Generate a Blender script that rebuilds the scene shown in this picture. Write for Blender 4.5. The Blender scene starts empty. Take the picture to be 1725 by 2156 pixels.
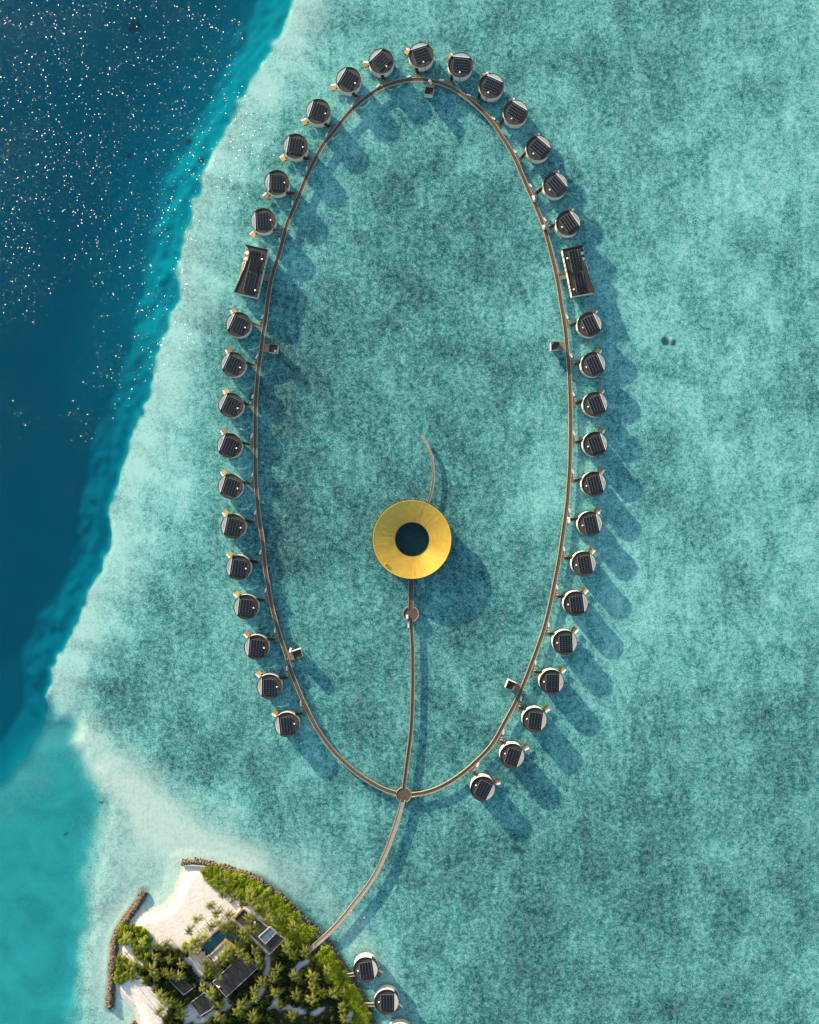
import bpy, bmesh, math, random
import numpy as np
from mathutils import Vector, Matrix, noise
random.seed(7)
R = math.radians
sc = bpy.context.scene
COL = sc.collection

# ------------------------------------------------------------------ camera, sky, sun, exposure
S = 0.28                 # metres per survey unit at water level
NX, NY, CAMZ = 872.0, 1050.0, 450.0
def W(px, py, z=0.0):
    f = S * (1 - z / CAMZ)
    return Vector(((px - NX) * f, (NY - py) * f, z))
cam_d = bpy.data.cameras.new('camera'); cam = bpy.data.objects.new('camera', cam_d); COL.objects.link(cam)
cam.location = (0, 0, CAMZ); cam.rotation_euler = (0, 0, 0)
cam_d.sensor_width = 36; cam_d.lens = 36 * CAMZ / (2156 * S)
cam_d.shift_x = (862.5 - NX) / 2156; cam_d.shift_y = -(1078 - NY) / 2156
cam_d.clip_start = 1; cam_d.clip_end = 20000
sc.camera = cam

SUN_EL, SUN_AZ = 10.6, 39.9     # elevation; azimuth west of +Y
w = bpy.data.worlds.new('World'); sc.world = w; w.use_nodes = True
nt = w.node_tree; bg = nt.nodes['Background']
sky = nt.nodes.new('ShaderNodeTexSky'); sky.sky_type = 'NISHITA'; sky.sun_disc = False
sky.sun_elevation = R(SUN_EL); sky.sun_rotation = R(-SUN_AZ); sky.altitude = 0
nt.links.new(sky.outputs[0], bg.inputs[0]); bg.inputs[1].default_value = 0.14
sun_d = bpy.data.lights.new('sun', 'SUN'); sun = bpy.data.objects.new('sun', sun_d); COL.objects.link(sun)
sun_d.energy = 5.0; sun_d.angle = R(0.7); sun_d.color = (1.0, 0.85, 0.64)
sdir = Vector((-math.sin(R(SUN_AZ)) * math.cos(R(SUN_EL)), math.cos(R(SUN_AZ)) * math.cos(R(SUN_EL)), math.sin(R(SUN_EL))))
sun.rotation_euler = sdir.to_track_quat('Z', 'Y').to_euler()
sun.location = sdir * 600
sc.view_settings.view_transform = 'Standard'; sc.view_settings.look = 'None'
sc.view_settings.exposure = 1.52; sc.view_settings.gamma = 1
sc.cycles.max_bounces = 5; sc.cycles.transparent_max_bounces = 12; sc.cycles.diffuse_bounces = 2
sc.cycles.caustics_reflective = False; sc.cycles.caustics_refractive = False

# ------------------------------------------------------------------ node helper
class N:
    def __init__(s, name):
        s.m = bpy.data.materials.new(name); s.m.use_nodes = True
        s.t = s.m.node_tree; s.t.nodes.clear()
        s.out = s.t.nodes.new('ShaderNodeOutputMaterial')
    def n(s, typ, **kw):
        x = s.t.nodes.new(typ)
        for k, v in kw.items(): setattr(x, k, v)
        return x
    def put(s, sock, v):
        if isinstance(v, bpy.types.NodeSocket): s.t.links.new(v, sock)
        elif v is not None:
            if isinstance(v, (tuple, list)) and len(v) == 3 and sock.type == 'RGBA': v = (*v, 1)
            sock.default_value = v
    def math(s, op, a, b=None, c=None, clamp=False):
        x = s.n('ShaderNodeMath', operation=op); x.use_clamp = clamp
        s.put(x.inputs[0], a); s.put(x.inputs[1], b)
        if c is not None: s.put(x.inputs[2], c)
        return x.outputs[0]
    def mix(s, f, a, b, blend='MIX'):
        x = s.n('ShaderNodeMix', data_type='RGBA', blend_type=blend)
        s.put(x.inputs[0], f); s.put(x.inputs[6], a); s.put(x.inputs[7], b)
        return x.outputs[2]
    def noise(s, scale, detail=4, rough=0.6, vec=None, dist=0.0, dim='3D'):
        x = s.n('ShaderNodeTexNoise', noise_dimensions=dim); x.inputs['Scale'].default_value = scale
        x.inputs['Detail'].default_value = detail; x.inputs['Roughness'].default_value = rough
        x.inputs['Distortion'].default_value = dist
        if vec is not None: s.put(x.inputs['Vector'], vec)
        return x.outputs[0]
    def pos(s): return s.n('ShaderNodeNewGeometry').outputs['Position']
    def objco(s): return s.n('ShaderNodeTexCoord').outputs['Object']
    def attr(s, name): return s.n('ShaderNodeAttribute', attribute_name=name).outputs['Fac']
    def ramp(s, f, stops):
        x = s.n('ShaderNodeValToRGB'); e = x.color_ramp.elements
        while len(e) > 1: e.remove(e[-1])
        e[0].position = stops[0][0]; e[0].color = (*stops[0][1], 1)
        for p, c in stops[1:]:
            k = e.new(p); k.color = (*c, 1)
        s.put(x.inputs[0], f); return x.outputs[0]
    def mapr(s, v, a, b, c=0.0, d=1.0):
        x = s.n('ShaderNodeMapRange'); x.clamp = True
        s.put(x.inputs[0], v)
        for i, q in enumerate((a, b, c, d)): x.inputs[i + 1].default_value = q
        return x.outputs[0]
    def bump(s, h, strength=0.5, dist=1.0):
        x = s.n('ShaderNodeBump'); s.put(x.inputs['Height'], h)
        s.put(x.inputs['Strength'], strength); x.inputs['Distance'].default_value = dist
        return x.outputs[0]
    def bsdf(s, col, rough=0.8, metal=0.0, normal=None, spec=None):
        b = s.n('ShaderNodeBsdfPrincipled')
        s.put(b.inputs['Base Color'], col); s.put(b.inputs['Roughness'], rough); s.put(b.inputs['Metallic'], metal)
        if spec is not None: s.put(b.inputs['Specular IOR Level'], spec)
        if normal is not None: s.t.links.new(normal, b.inputs['Normal'])
        s.t.links.new(b.outputs[0], s.out.inputs[0]); return s.m

def simple(name, c, rough=0.8, var=0.25, scale=1.2, metal=0.0, spec=0.3, each=0.0):
    k = N(name); p = k.pos(); n = k.noise(scale, 5, 0.65, p)
    if each: n = k.math('ADD', n, k.math('MULTIPLY', k.math('SUBTRACT', k.n('ShaderNodeObjectInfo').outputs['Random'], 0.5), each))
    f = k.mapr(n, 0.3, 0.7)
    a = tuple(x * (1 - var) for x in c); b = tuple(min(1, x * (1 + var)) for x in c)
    return k.bsdf(k.mix(f, a, b), rough, metal, spec=spec)

def planks(name, c, width=0.14, var=0.3, alongu=True):
    # boards laid across the walkway: one tone per board from the length coordinate u
    k = N(name); uv = k.n('ShaderNodeTexCoord').outputs['UV']
    sep = k.n('ShaderNodeSeparateXYZ'); k.put(sep.inputs[0], uv)
    u, v = sep.outputs[0], sep.outputs[1]
    b = k.math('FLOOR', k.math('DIVIDE', u, width))
    wn = k.n('ShaderNodeTexWhiteNoise', noise_dimensions='1D'); k.put(wn.inputs['W'], b)
    b4 = k.math('FLOOR', k.math('DIVIDE', u, 2.6))
    wn2 = k.n('ShaderNodeTexWhiteNoise', noise_dimensions='1D'); k.put(wn2.inputs['W'], b4)
    joint = k.math('LESS_THAN', k.math('FRACT', k.math('DIVIDE', u, 2.6)), 0.06)
    nz = k.noise(0.7, 4, 0.7, k.pos())
    trk = k.math('COSINE', k.math('MULTIPLY', v, 6.0))       # wear of cart wheels along the deck
    f = k.math('ADD', k.math('MULTIPLY', wn.outputs[0], 0.35), k.math('MULTIPLY', nz, 0.5))
    f = k.math('ADD', f, k.math('MULTIPLY', wn2.outputs[0], 0.15))
    f = k.math('ADD', f, k.math('MULTIPLY', trk, 0.16))
    a = tuple(x * (1 - var) for x in c); bb = tuple(min(1, x * (1 + var)) for x in c)
    col = k.mix(k.mapr(f, 0.1, 0.95), a, bb)
    col = k.mix(k.math('MULTIPLY', joint, 0.5), col, tuple(x * 0.4 for x in c))
    return k.bsdf(col, 0.85, spec=0.2)

M = {}
M['roof'] = simple('roof_membrane', (0.044, 0.037, 0.030), 0.9, 0.35, 0.9, each=0.35)
M['rim'] = simple('charcoal_rim', (0.020, 0.018, 0.016), 0.7, 0.2, 2)
M['dark'] = simple('dark_timber', (0.03, 0.025, 0.02), 0.8, 0.3, 3)
M['panelrail'] = simple('panel_rail', (0.27, 0.27, 0.28), 0.5, 0.15, 3)
M['white'] = simple('white_paint', (0.80, 0.79, 0.76), 0.6, 0.06, 3)
M['cream'] = simple('cream_kerb', (0.30, 0.245, 0.175), 0.8, 0.3, 1.0)
M['slat'] = simple('pale_slat', (0.62, 0.57, 0.50), 0.7, 0.1, 2)
M['skyl'] = simple('grey_glazing', (0.13, 0.18, 0.20), 0.2, 0.2, 0.8, 0, 0.4)
M['pale'] = simple('pale_deck', (0.55, 0.47, 0.38), 0.8, 0.2, 1.2)
M['golddeck'] = simple('honey_deck', (0.40, 0.24, 0.08), 0.8, 0.35, 2.5, each=0.5)
M['glass'] = simple('blue_glass', (0.05, 0.10, 0.13), 0.1, 0.2, 1, 0, 0.5)
M['pool'] = simple('pool_water', (0.006, 0.045, 0.06), 0.08, 0.2, 0.8, 0, 0.5)
M['poolpale'] = simple('pale_pool_water', (0.10, 0.22, 0.26), 0.08, 0.2, 0.8, 0, 0.5)
M['deck'] = planks('walkway_boards', (0.098, 0.072, 0.050))
M['deckpale'] = planks('weathered_boards', (0.19, 0.15, 0.112))
M['deckgrey'] = planks('grey_boards', (0.30, 0.255, 0.21))
M['tyre'] = simple('black_rubber', (0.02, 0.02, 0.02), 0.8, 0.1)
M['grey'] = simple('grey_metal', (0.35, 0.35, 0.36), 0.5, 0.1)
M['seat'] = simple('tan_vinyl', (0.35, 0.24, 0.13), 0.6, 0.1)
M['orange'] = simple('orange_plastic', (0.75, 0.32, 0.05), 0.5, 0.1)
M['trunk'] = simple('palm_bark', (0.20, 0.155, 0.11), 0.9, 0.3, 4)
M['lawn'] = simple('lawn_grass', (0.07, 0.14, 0.02), 0.9, 0.4, 2.0)
M['sail'] = simple('shade_cloth', (0.50, 0.45, 0.37), 0.9, 0.12, 0.8)
M['skin'] = simple('skin', (0.42, 0.26, 0.18), 0.6, 0.05)
M['hair'] = simple('dark_hair', (0.02, 0.015, 0.01), 0.6, 0.1)
M['conc'] = simple('pale_concrete', (0.45, 0.40, 0.34), 0.9, 0.15, 1)
M['rust'] = simple('stained_tiles', (0.34, 0.17, 0.03), 0.7, 0.3, 3)

def mk_panel():
    k = N('solar_cells'); n = k.noise(1.1, 3, 0.6, k.pos())
    return k.bsdf(k.mix(k.mapr(n, .3, .7), (0.006, 0.008, 0.010), (0.013, 0.016, 0.018)), 0.35, 0, spec=0.15)
M['panel'] = mk_panel()
def mk_wall():
    k = N('whitewashed_batten_wall'); n = k.noise(1.4, 4, 0.7, k.pos()); n2 = k.noise(9, 2, 0.5, k.pos())
    f = k.mapr(k.math('ADD', k.math('MULTIPLY', n, 0.6), k.math('MULTIPLY', n2, 0.4)), .35, .65)
    return k.bsdf(k.mix(f, (0.36, 0.345, 0.31), (0.62, 0.58, 0.51)), 0.8, spec=0.2)
M['wall'] = mk_wall()
def mk_gold():
    k = N('gold_aluminium_tiles'); n = k.noise(0.35, 5, 0.6, k.pos()); n2 = k.noise(3.0, 3, 0.6, k.pos())
    f = k.mapr(k.math('ADD', k.math('MULTIPLY', n, 0.6), k.math('MULTIPLY', n2, 0.4)), .35, .65)
    return k.bsdf(k.mix(f, (0.56, 0.355, 0.045), (0.70, 0.475, 0.08)), 0.55, 0.0, spec=0.4)
M['gold'] = mk_gold()
def mk_leaf(name, a, b, c):
    k = N(name); oi = k.n('ShaderNodeObjectInfo').outputs['Random']
    n = k.noise(1.3, 3, 0.6, k.pos())
    f = k.math('ADD', k.math('MULTIPLY', oi, 0.45), k.math('MULTIPLY', n, 0.75))
    col = k.ramp(f, [(0.25, a), (0.55, b), (0.9, c)])
    d = k.n('ShaderNodeBsdfDiffuse'); k.put(d.inputs[0], col)
    tr = k.n('ShaderNodeBsdfTranslucent'); k.put(tr.inputs[0], col)
    mx = k.n('ShaderNodeMixShader'); mx.inputs[0].default_value = 0.3
    k.t.links.new(d.outputs[0], mx.inputs[1]); k.t.links.new(tr.outputs[0], mx.inputs[2])
    k.t.links.new(mx.outputs[0], k.out.inputs[0]); return k.m
M['frond'] = mk_leaf('palm_frond', (0.075, 0.088, 0.014), (0.15, 0.165, 0.03), (0.29, 0.285, 0.07))
M['hedge'] = mk_leaf('hedge_leaf', (0.11, 0.155, 0.008), (0.20, 0.255, 0.016), (0.31, 0.36, 0.035))
M['tree'] = mk_leaf('tree_leaf', (0.017, 0.030, 0.006), (0.032, 0.050, 0.010), (0.060, 0.078, 0.018))
def mk_rock():
    k = N('reef_boulder'); oi = k.noise(0.9, 4, 0.7, k.pos())
    c = k.ramp(oi, [(0.32, (0.02, 0.017, 0.012)), (0.5, (0.12, 0.09, 0.055)), (0.72, (0.28, 0.215, 0.135))])
    return k.bsdf(c, 0.9, spec=0.2)
M['rock'] = mk_rock()

# ------------------------------------------------------------------ mesh helper
class MB:
    def __init__(s): s.v = []; s.f = []; s.m = []; s.uv = None
    def add(s, vs, fs, mi=0):
        o = len(s.v); s.v += [tuple(x) for x in vs]
        for f in fs: s.f.append(tuple(o + i for i in f)); s.m.append(mi)
    def box(s, c, d, rz=0.0, mi=0, mat=None):
        x, y, z = d[0] / 2, d[1] / 2, d[2] / 2
        vs = [Vector((a * x, b * y, e * z)) for e in (-1, 1) for b in (-1, 1) for a in (-1, 1)]
        m = mat if mat else Matrix.Rotation(rz, 3, 'Z')
        vs = [m @ q + Vector(c) for q in vs]
        s.add(vs, [(0, 2, 3, 1), (4, 5, 7, 6), (0, 1, 5, 4), (2, 6, 7, 3), (0, 4, 6, 2), (1, 3, 7, 5)], mi)
    def prism(s, poly, z0, z1, mi=0):
        n = len(poly); area = sum(poly[i][0] * poly[(i + 1) % n][1] - poly[(i + 1) % n][0] * poly[i][1] for i in range(n))
        if area < 0: poly = poly[::-1]
        vs = [(p[0], p[1], z0) for p in poly] + [(p[0], p[1], z1) for p in poly]
        s.add(vs, [tuple(range(n))[::-1], tuple(range(n, 2 * n))] + [(i, (i + 1) % n, n + (i + 1) % n, n + i) for i in range(n)], mi)
    def arcwall(s, r0, r1, z0, z1, a0, a1, n=48, mi=0, c=(0, 0)):
        full = abs(a1 - a0) > 359.9
        m = n if full else n + 1
        vs = []
        for i in range(m):
            a = R(a0 + (a1 - a0) * i / n); ca, sa = math.cos(a), math.sin(a)
            for r, z in ((r0, z0), (r1, z0), (r1, z1), (r0, z1)): vs.append((c[0] + r * ca, c[1] + r * sa, z))
        fs = []
        for i in range(n):
            p, q = i * 4, ((i + 1) % m) * 4
            for k in range(4): fs.append((p + k, q + k, q + (k + 1) % 4, p + (k + 1) % 4))
        if not full: fs += [(3, 2, 1, 0), tuple((m - 1) * 4 + k for k in range(4))]
        s.add(vs, fs, mi)
    def cyl(s, c, r, z0, z1, n=16, mi=0, r1=None):
        r1 = r if r1 is None else r1
        vs = [(c[0] + r * math.cos(2 * math.pi * i / n), c[1] + r * math.sin(2 * math.pi * i / n), z0) for i in range(n)]
        vs += [(c[0] + r1 * math.cos(2 * math.pi * i / n), c[1] + r1 * math.sin(2 * math.pi * i / n), z1) for i in range(n)]
        s.add(vs, [tuple(range(n))[::-1], tuple(range(n, 2 * n))] + [(i, (i + 1) % n, n + (i + 1) % n, n + i) for i in range(n)], mi)
    def tube(s, pts, rs, n=6, mi=0):
        pts = [Vector(p) for p in pts]; rings = []
        for i, p in enumerate(pts):
            t = (pts[min(i + 1, len(pts) - 1)] - pts[max(i - 1, 0)]).normalized()
            a = t.cross(Vector((0.3, 0.9, 0.2))).normalized(); b = t.cross(a)
            r = rs[i] if isinstance(rs, (list, tuple)) else rs
            rings.append([p + (a * math.cos(2 * math.pi * k / n) + b * math.sin(2 * math.pi * k / n)) * r for k in range(n)])
        vs = [v for q in rings for v in q]; fs = []
        for i in range(len(pts) - 1):
            for k in range(n):
                fs.append((i * n + k, i * n + (k + 1) % n, (i + 1) * n + (k + 1) % n, (i + 1) * n + k))
        fs += [tuple(range(n))[::-1], tuple(range(len(vs) - n, len(vs)))]
        s.add(vs, fs, mi)
    def mesh(s, name, mats):
        me = bpy.data.meshes.new(name); me.from_pydata(s.v, [], s.f)
        mats = mats if isinstance(mats, (list, tuple)) else [mats]
        for m in mats: me.materials.append(m)
        if len(mats) > 1: me.polygons.foreach_set('material_index', s.m)
        me.update(); return me
    def build(s, name, mats, parent=None, smooth=False, loc=None):
        me = s.mesh(name, mats)
        if smooth: me.polygons.foreach_set('use_smooth', [True] * len(me.polygons))
        return link(name, me, parent, loc)

def link(name, data, parent=None, loc=None, rz=None):
    o = bpy.data.objects.new(name, data); COL.objects.link(o)
    if parent is not None: o.parent = parent
    if loc is not None: o.location = loc
    if rz is not None: o.rotation_euler = (0, 0, rz)
    return o
def tag(o, label=None, cat=None, group=None, kind=None):
    if label: o['label'] = label
    if cat: o['category'] = cat
    if group: o['group'] = group
    if kind: o['kind'] = kind
    return o
def thing(name, loc, rz=0.0, label=None, cat=None, group=None):
    o = link(name, None, None, loc, rz); o.empty_display_size = 1
    return tag(o, label, cat, group)
def copy_tree(o, parent=None):
    c = o.copy(); COL.objects.link(c)
    if parent is not None: c.parent = parent
    for ch in o.children: copy_tree(ch, c)
    return c

def spline(pts, step):
    # Catmull-Rom through the points, resampled to an even step
    P = np.array(pts, float); P = np.vstack([2 * P[0] - P[1], P, 2 * P[-1] - P[-2]])
    out = []
    for i in range(1, len(P) - 2):
        p0, p1, p2, p3 = P[i - 1:i + 3]
        for t in np.linspace(0, 1, 12, endpoint=False):
            out.append(0.5 * (2 * p1 + (p2 - p0) * t + (2 * p0 - 5 * p1 + 4 * p2 - p3) * t * t + (3 * p1 - p0 - 3 * p2 + p3) * t ** 3))
    out.append(P[-2]); out = np.array(out)
    d = np.r_[0, np.cumsum(np.hypot(*np.diff(out, axis=0).T))]
    n = max(2, int(round(d[-1] / step))); q = np.linspace(0, d[-1], n + 1)
    return np.c_[np.interp(q, d, out[:, 0]), np.interp(q, d, out[:, 1])]
def wpts(pts, z=0.0): return [W(p[0], p[1], z).to_2d() for p in pts]
def sd_line(X, Y, pts, closed=False):
    d = np.full(X.shape, 1e9); P = np.array(pts, float); n = len(P)
    for i in range(n if closed else n - 1):
        a, b = P[i], P[(i + 1) % n]; e = b - a; L = max(e @ e, 1e-9)
        t = np.clip(((X - a[0]) * e[0] + (Y - a[1]) * e[1]) / L, 0, 1)
        d = np.minimum(d, np.hypot(X - a[0] - t * e[0], Y - a[1] - t * e[1]))
    return d
def inside(X, Y, pts):
    r = np.zeros(np.shape(X), bool); P = np.array(pts, float); j = len(P) - 1
    for i in range(len(P)):
        xi, yi = P[i]; xj, yj = P[j]
        c = ((yi > Y) != (yj > Y)) & (X < (xj - xi) * (Y - yi) / ((yj - yi) if yj != yi else 1e-9) + xi)
        r ^= c; j = i
    return r
def sd_poly(X, Y, pts): return np.where(inside(X, Y, pts), 1, -1) * sd_line(X, Y, pts, True)
def sm(x, a, b):
    t = np.clip((x - a) / (b - a), 0, 1); return t * t * (3 - 2 * t)

# ------------------------------------------------------------------ plan lines (survey units)
DEEP = [(650,-60),(628,0),(604,45),(566,110),(524,185),(492,260),(458,310),(427,380),(402,450),(390,520),(377,590),(373,640),(346,710),(335,780),
 (310,850),(286,920),(262,965),(246,1030),(233,1100),(225,1158),(217,1202),(202,1243),(167,1296),(158,1325),(132,1369),(114,1407),(107,1436),(105,1480),
 (97,1524),(58,1591),(23,1630),(0,1650),(-200,1780),(-900,2100),(-9000,2500),(-9000,-9000),(900,-9000),(800,-400)]
CYAN = [(105,1470),(112,1500),(126,1536),(147,1559),(167,1583),(186,1621),(199,1656),(206,1720),(200,1790),(185,1850),(178,1930),(175,2010),(165,2100),(150,2200),(120,2500),(-300,2900),(-900,2900),(-900,2080),(-200,1780),(0,1650),(23,1630),(58,1591),(97,1524)]
COAST_NE = [(381,1816.5),(396,1813),(423,1814.6),(447,1819),(478,1830),(505.7,1839),(533,1849.4),(551.5,1860.4),(569.8,1873),(588,1886),(606.4,1902.5),(624.7,1919),
 (643,1937.3),(661.3,1955.6),(676,1968.4),(692.4,1986),(707,2008),(721.7,2033.8),(738,2055.8),(752.8,2081.4),(767.5,2105.2),(778.4,2130.9),(785.8,2155.7),(800,2230)]
def r1(*p): return [(210.5 + a / 5.886, 1789.5 + b / 5.886) for a, b in p]
def r2(*p): return [(368.4 + a / 5.4625, 1800 + b / 5.4625) for a, b in p]
def r3(*p): return [(368.4 + a / 6.555, 1957.9 + b / 6.555) for a, b in p]
def r4(*p): return [(578.9 + a / 5.4625, 1894.7 + b / 5.4625) for a, b in p]
def rb(*p): return [(410.5 + a / 9.31, 1894.7 + b / 9.31) for a, b in p]
SHORE_W = r1((460,2330),(455,2156),(445,2060),(410,1970),(340,1890),(265,1815),(215,1740),(190,1650),(185,1560),(205,1350),(225,1200),(262,1050),(330,930),(430,800),(520,690),(545,678),(590,714),(650,716),(740,690),(820,640),(880,565),(920,480),(955,380),(985,300),(1015,225))
ISLAND = SHORE_W + COAST_NE + [(790,2330),(500,2400)]
ISL_W = wpts(ISLAND)
BW_W = r1((540,525),(470,670),(380,790),(280,930),(205,1070),(175,1200),(165,1350),(150,1500),(142,1650),(130,1800),(112,1965))
WALK = [(835,1670.7),(806,1661),(773,1642.5),(736.3,1615),(699.7,1578.4),(670.4,1538),(652,1504),(635.8,1470),(625,1443),(613,1413),(602.3,1376),(590.2,1341),(579.4,1303.4),(571,1268.5),(564.7,1231),(559,1198.7),(552.6,1134),(547.2,1102),(542.6,1059),(539.7,1025),(538,992),(537.6,953),(537.6,905),(538.2,856),(540.7,817),(544,778),(549.5,741),(554.8,700),(559,674.6),(563,640),(569,600.6),(575.4,573.6),(582.6,552.8),(590,528),(598,496.8),(607,466),(616.9,443),(627.2,418),(637.6,393),(650,362.5),(666.6,330),(683.2,301.8),(705.7,274),(726,248.5),(748,224.5),(771.6,205),(796.3,188.5),(823.8,176.2),(851.3,169.3),(878.7,167.4),(899,168.5),(922.6,173.4),(947.4,182.2),(966.6,194),(994,214.5),(1018,236),(1038,259.5),(1054,283),(1071,309),(1087.4,339.5),(1103,376),(1116,406),(1127.5,431.5),(1139,459.3),(1149.5,489.5),(1157.7,519.6),(1165.8,552),(1172.7,582.2),(1178.5,614.7),(1182,640),(1186.3,662),(1191.2,697),(1194.5,732),(1198,772),(1200,807.3),(1201.3,846.4),(1202,885.4),(1201.5,934.2),(1200,983),(1197.5,1022),(1195,1056),(1189.5,1098),(1182.8,1145),(1176,1188),(1168,1228),(1158.7,1274),(1146.6,1322),(1133,1362.5),(1117,1405.5),(1101,1445.8),(1085.5,1480),(1065,1518),(1036.6,1567.5),(1000,1606.5),(963.4,1636.5),(926.8,1658),(893.8,1669.5),(866,1673.6)]
CENTRE = [(850.5,1660),(855.4,1618.7),(860.9,1578.5),(866.2,1531),(868.6,1476),(869.3,1421.6),(869,1368.4),(867,1332),(865.3,1305)]
LINKW = [(865,1282),(865.7,1250),(866.2,1212)]
TAIL = [(900.5,1062),(907.3,1040),(912,1019),(913,996),(911.2,972.8),(907.3,954.2),(900.3,938),(893.3,925),(887.5,916)]
JETTY = [(849,1684),(841,1714),(832,1743),(823,1768),(812,1797),(786.5,1848.6),(752,1895.6),(714,1942.6),(684,1972.5),(650,2002)]

# ------------------------------------------------------------------ seabed, island ground and water
def axis(a, b, step, far):
    c = list(np.arange(a, b + 1e-6, step)); k = step; lo, hi = c[0], c[-1]; L, H = [], []
    while lo > -far:
        k *= 1.35; lo -= k; hi += k; L.append(lo); H.append(hi)
    return np.array(L[::-1] + c + H)
def grid_mesh(name, xs, ys, Z, attrs, mat):
    nx, ny = len(xs), len(ys); me = bpy.data.meshes.new(name)
    X, Y = np.meshgrid(xs, ys)
    co = np.c_[X.ravel(), Y.ravel(), Z.ravel()].astype(np.float32)
    i = np.arange(nx * ny).reshape(ny, nx)
    q = np.c_[i[:-1, :-1].ravel(), i[:-1, 1:].ravel(), i[1:, 1:].ravel(), i[1:, :-1].ravel()]
    me.vertices.add(len(co)); me.vertices.foreach_set('co', co.ravel())
    me.loops.add(q.size); me.loops.foreach_set('vertex_index', q.ravel().astype(np.int32))
    me.polygons.add(len(q)); me.polygons.foreach_set('loop_start', np.arange(0, q.size, 4, dtype=np.int32))
    me.polygons.foreach_set('loop_total', np.full(len(q), 4, np.int32))
    me.update(calc_edges=True); me.validate()
    for k, v in attrs.items():
        a = me.attributes.new(k, 'FLOAT', 'POINT'); a.data.foreach_set('value', v.ravel().astype(np.float32))
    me.polygons.foreach_set('use_smooth', [True] * len(me.polygons))
    me.materials.append(mat); return link(name, me)

xs = axis(-252, 248, 1.4, 3500); ys = axis(-318, 302, 1.4, 3500)
X, Y = np.meshgrid(xs, ys)
rng = np.random.default_rng(3)
def vnoise(X, Y, scale, seed):
    r = np.random.default_rng(seed); T = r.random((64, 64))
    u, v = X / scale, Y / scale; i, j = np.floor(u).astype(int), np.floor(v).astype(int)
    a, b = u - i, v - j; a = a * a * (3 - 2 * a); b = b * b * (3 - 2 * b)
    g = lambda p, q: T[p % 64, q % 64]
    return (g(i, j) * (1 - a) + g(i + 1, j) * a) * (1 - b) + (g(i, j + 1) * (1 - a) + g(i + 1, j + 1) * a) * b - 0.5
wob = vnoise(X, Y, 14, 1) * 6 + vnoise(X, Y, 5, 2) * 2.5
PX, PY = X / S + NX, NY - Y / S
rag = vnoise(X, Y, 9, 61) * 5 + vnoise(X, Y, 4.2, 62) * 3.2
sdD = sd_poly(X, Y, wpts(DEEP)) + (wob * 0.3 + rag) * (1 - 0.75 * sm(PY, 1440, 1540))
low = sm(PY, 620, 1000); soft = sm(PY, 1470, 1560)
deep = (sm(sdD, -1.5, 6.5) * (1 - soft) + sm(sdD, -5, 11) * soft) * (0.60 + 0.36 * low) + sm(sdD, 6, 75) * (0.40 - 0.36 * low)
hole_shade = 1 - sm(np.hypot(PX - 867.8, PY - 1135.8), 42, 52)  # shade inside the pavilion's round opening, painted into the seabed colour
deep = np.maximum(deep, 0.10 * hole_shade)
edge = sm(sdD, -34, -2) * (1 - sm(sdD, -1, 3))               # pale sand rim of the reef flat
sdC = sd_poly(X, Y, wpts(CYAN)) + wob * 1.2
cyan = sm(sdC, -11, 9)
cyan = np.where(sm(PY, 1400, 1480) > 0, np.maximum(cyan, sm(sdD, -26, -12) * sm(PY, 1480, 1540)), cyan)
sandcore = [(170,1570),(200,1610),(240,1640),(300,1690),(360,1740),(420,1790),(520,1830)]
dS = sd_line(PX, PY, sandcore) + vnoise(X, Y, 26, 4) * 50 + vnoise(X, Y, 9, 5) * 26
SANDP = [(108,1440),(150,1440),(230,1530),(293,1597),(366,1656),(469,1709),(540,1770),(600,1830),(560,1860),(420,1830),(370,1850),(330,1900),(300,1890),(250,1900),(225,1880),(215,1800),(205,1720),(199,1656),(167,1583),(126,1536),(104,1490)]
sdS = sd_poly(PX, PY, SANDP) + vnoise(X, Y, 20, 6) * 55 + vnoise(X, Y, 7, 7) * 22
sand = sm(sdS, -22, 40)
sand = np.clip(sm(sdS, -45, 60) * 0.56 + 0.62 * sm(-dS, -75, 10), 0, 1)
sand = np.maximum(sand, 0.45 * np.exp(-((PX - 135) / 45) ** 2 - ((PY - 1480) / 60) ** 2))
lee = sm(PX, 130, 215) * (1 - sm(PX, 300, 380)) * sm(PY, 1600, 1760)
sand = np.maximum(sand, 0.42 * lee + vnoise(X, Y, 16, 31) * 0.25 * lee)
sand = np.maximum(sand, 0.5 * np.exp(-((PX - 560) / 120) ** 2 - ((PY - 1850) / 60) ** 2))
sdI = sd_poly(X, Y, ISL_W)
dNE = sd_line(X, Y, wpts(COAST_NE[3:]))
sand = np.maximum(sand, edge * (0.40 + vnoise(X, Y, 22, 33) * 0.5))
shore = sm(sdI, -30, -1) * sm(dNE, 2, 26)
sand = np.maximum(sand, shore * 0.9) * (1 - cyan * 0.45 * (1 - shore))
land = sm(sdI, -0.4, 1.2)
PATHS = [r3((1270,380),(1290,470),(1265,590)), r3((1210,800),(1150,920)), r3((700,940),(760,1010),(690,1070),(560,1110),(430,1220),(300,1245)), r3((1040,985),(960,1060)),
 r3((1420,950),(1330,1070)), r4((380,690),(290,740),(230,820)), r4((60,1230),(190,1215),(320,1280)), r4((540,1240),(450,1300)), r4((870,1280),(850,1370)), r1((1080,1330),(1180,1430),(1270,1530)), r1((1280,1600),(1340,1660))]
dP = np.full(X.shape, 1e9)
for p in PATHS: dP = np.minimum(dP, sd_line(X, Y, wpts(p)))
SANDPATCH = r3((215,1010),(335,1140),(290,1215),(150,1290),(120,1080))
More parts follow.
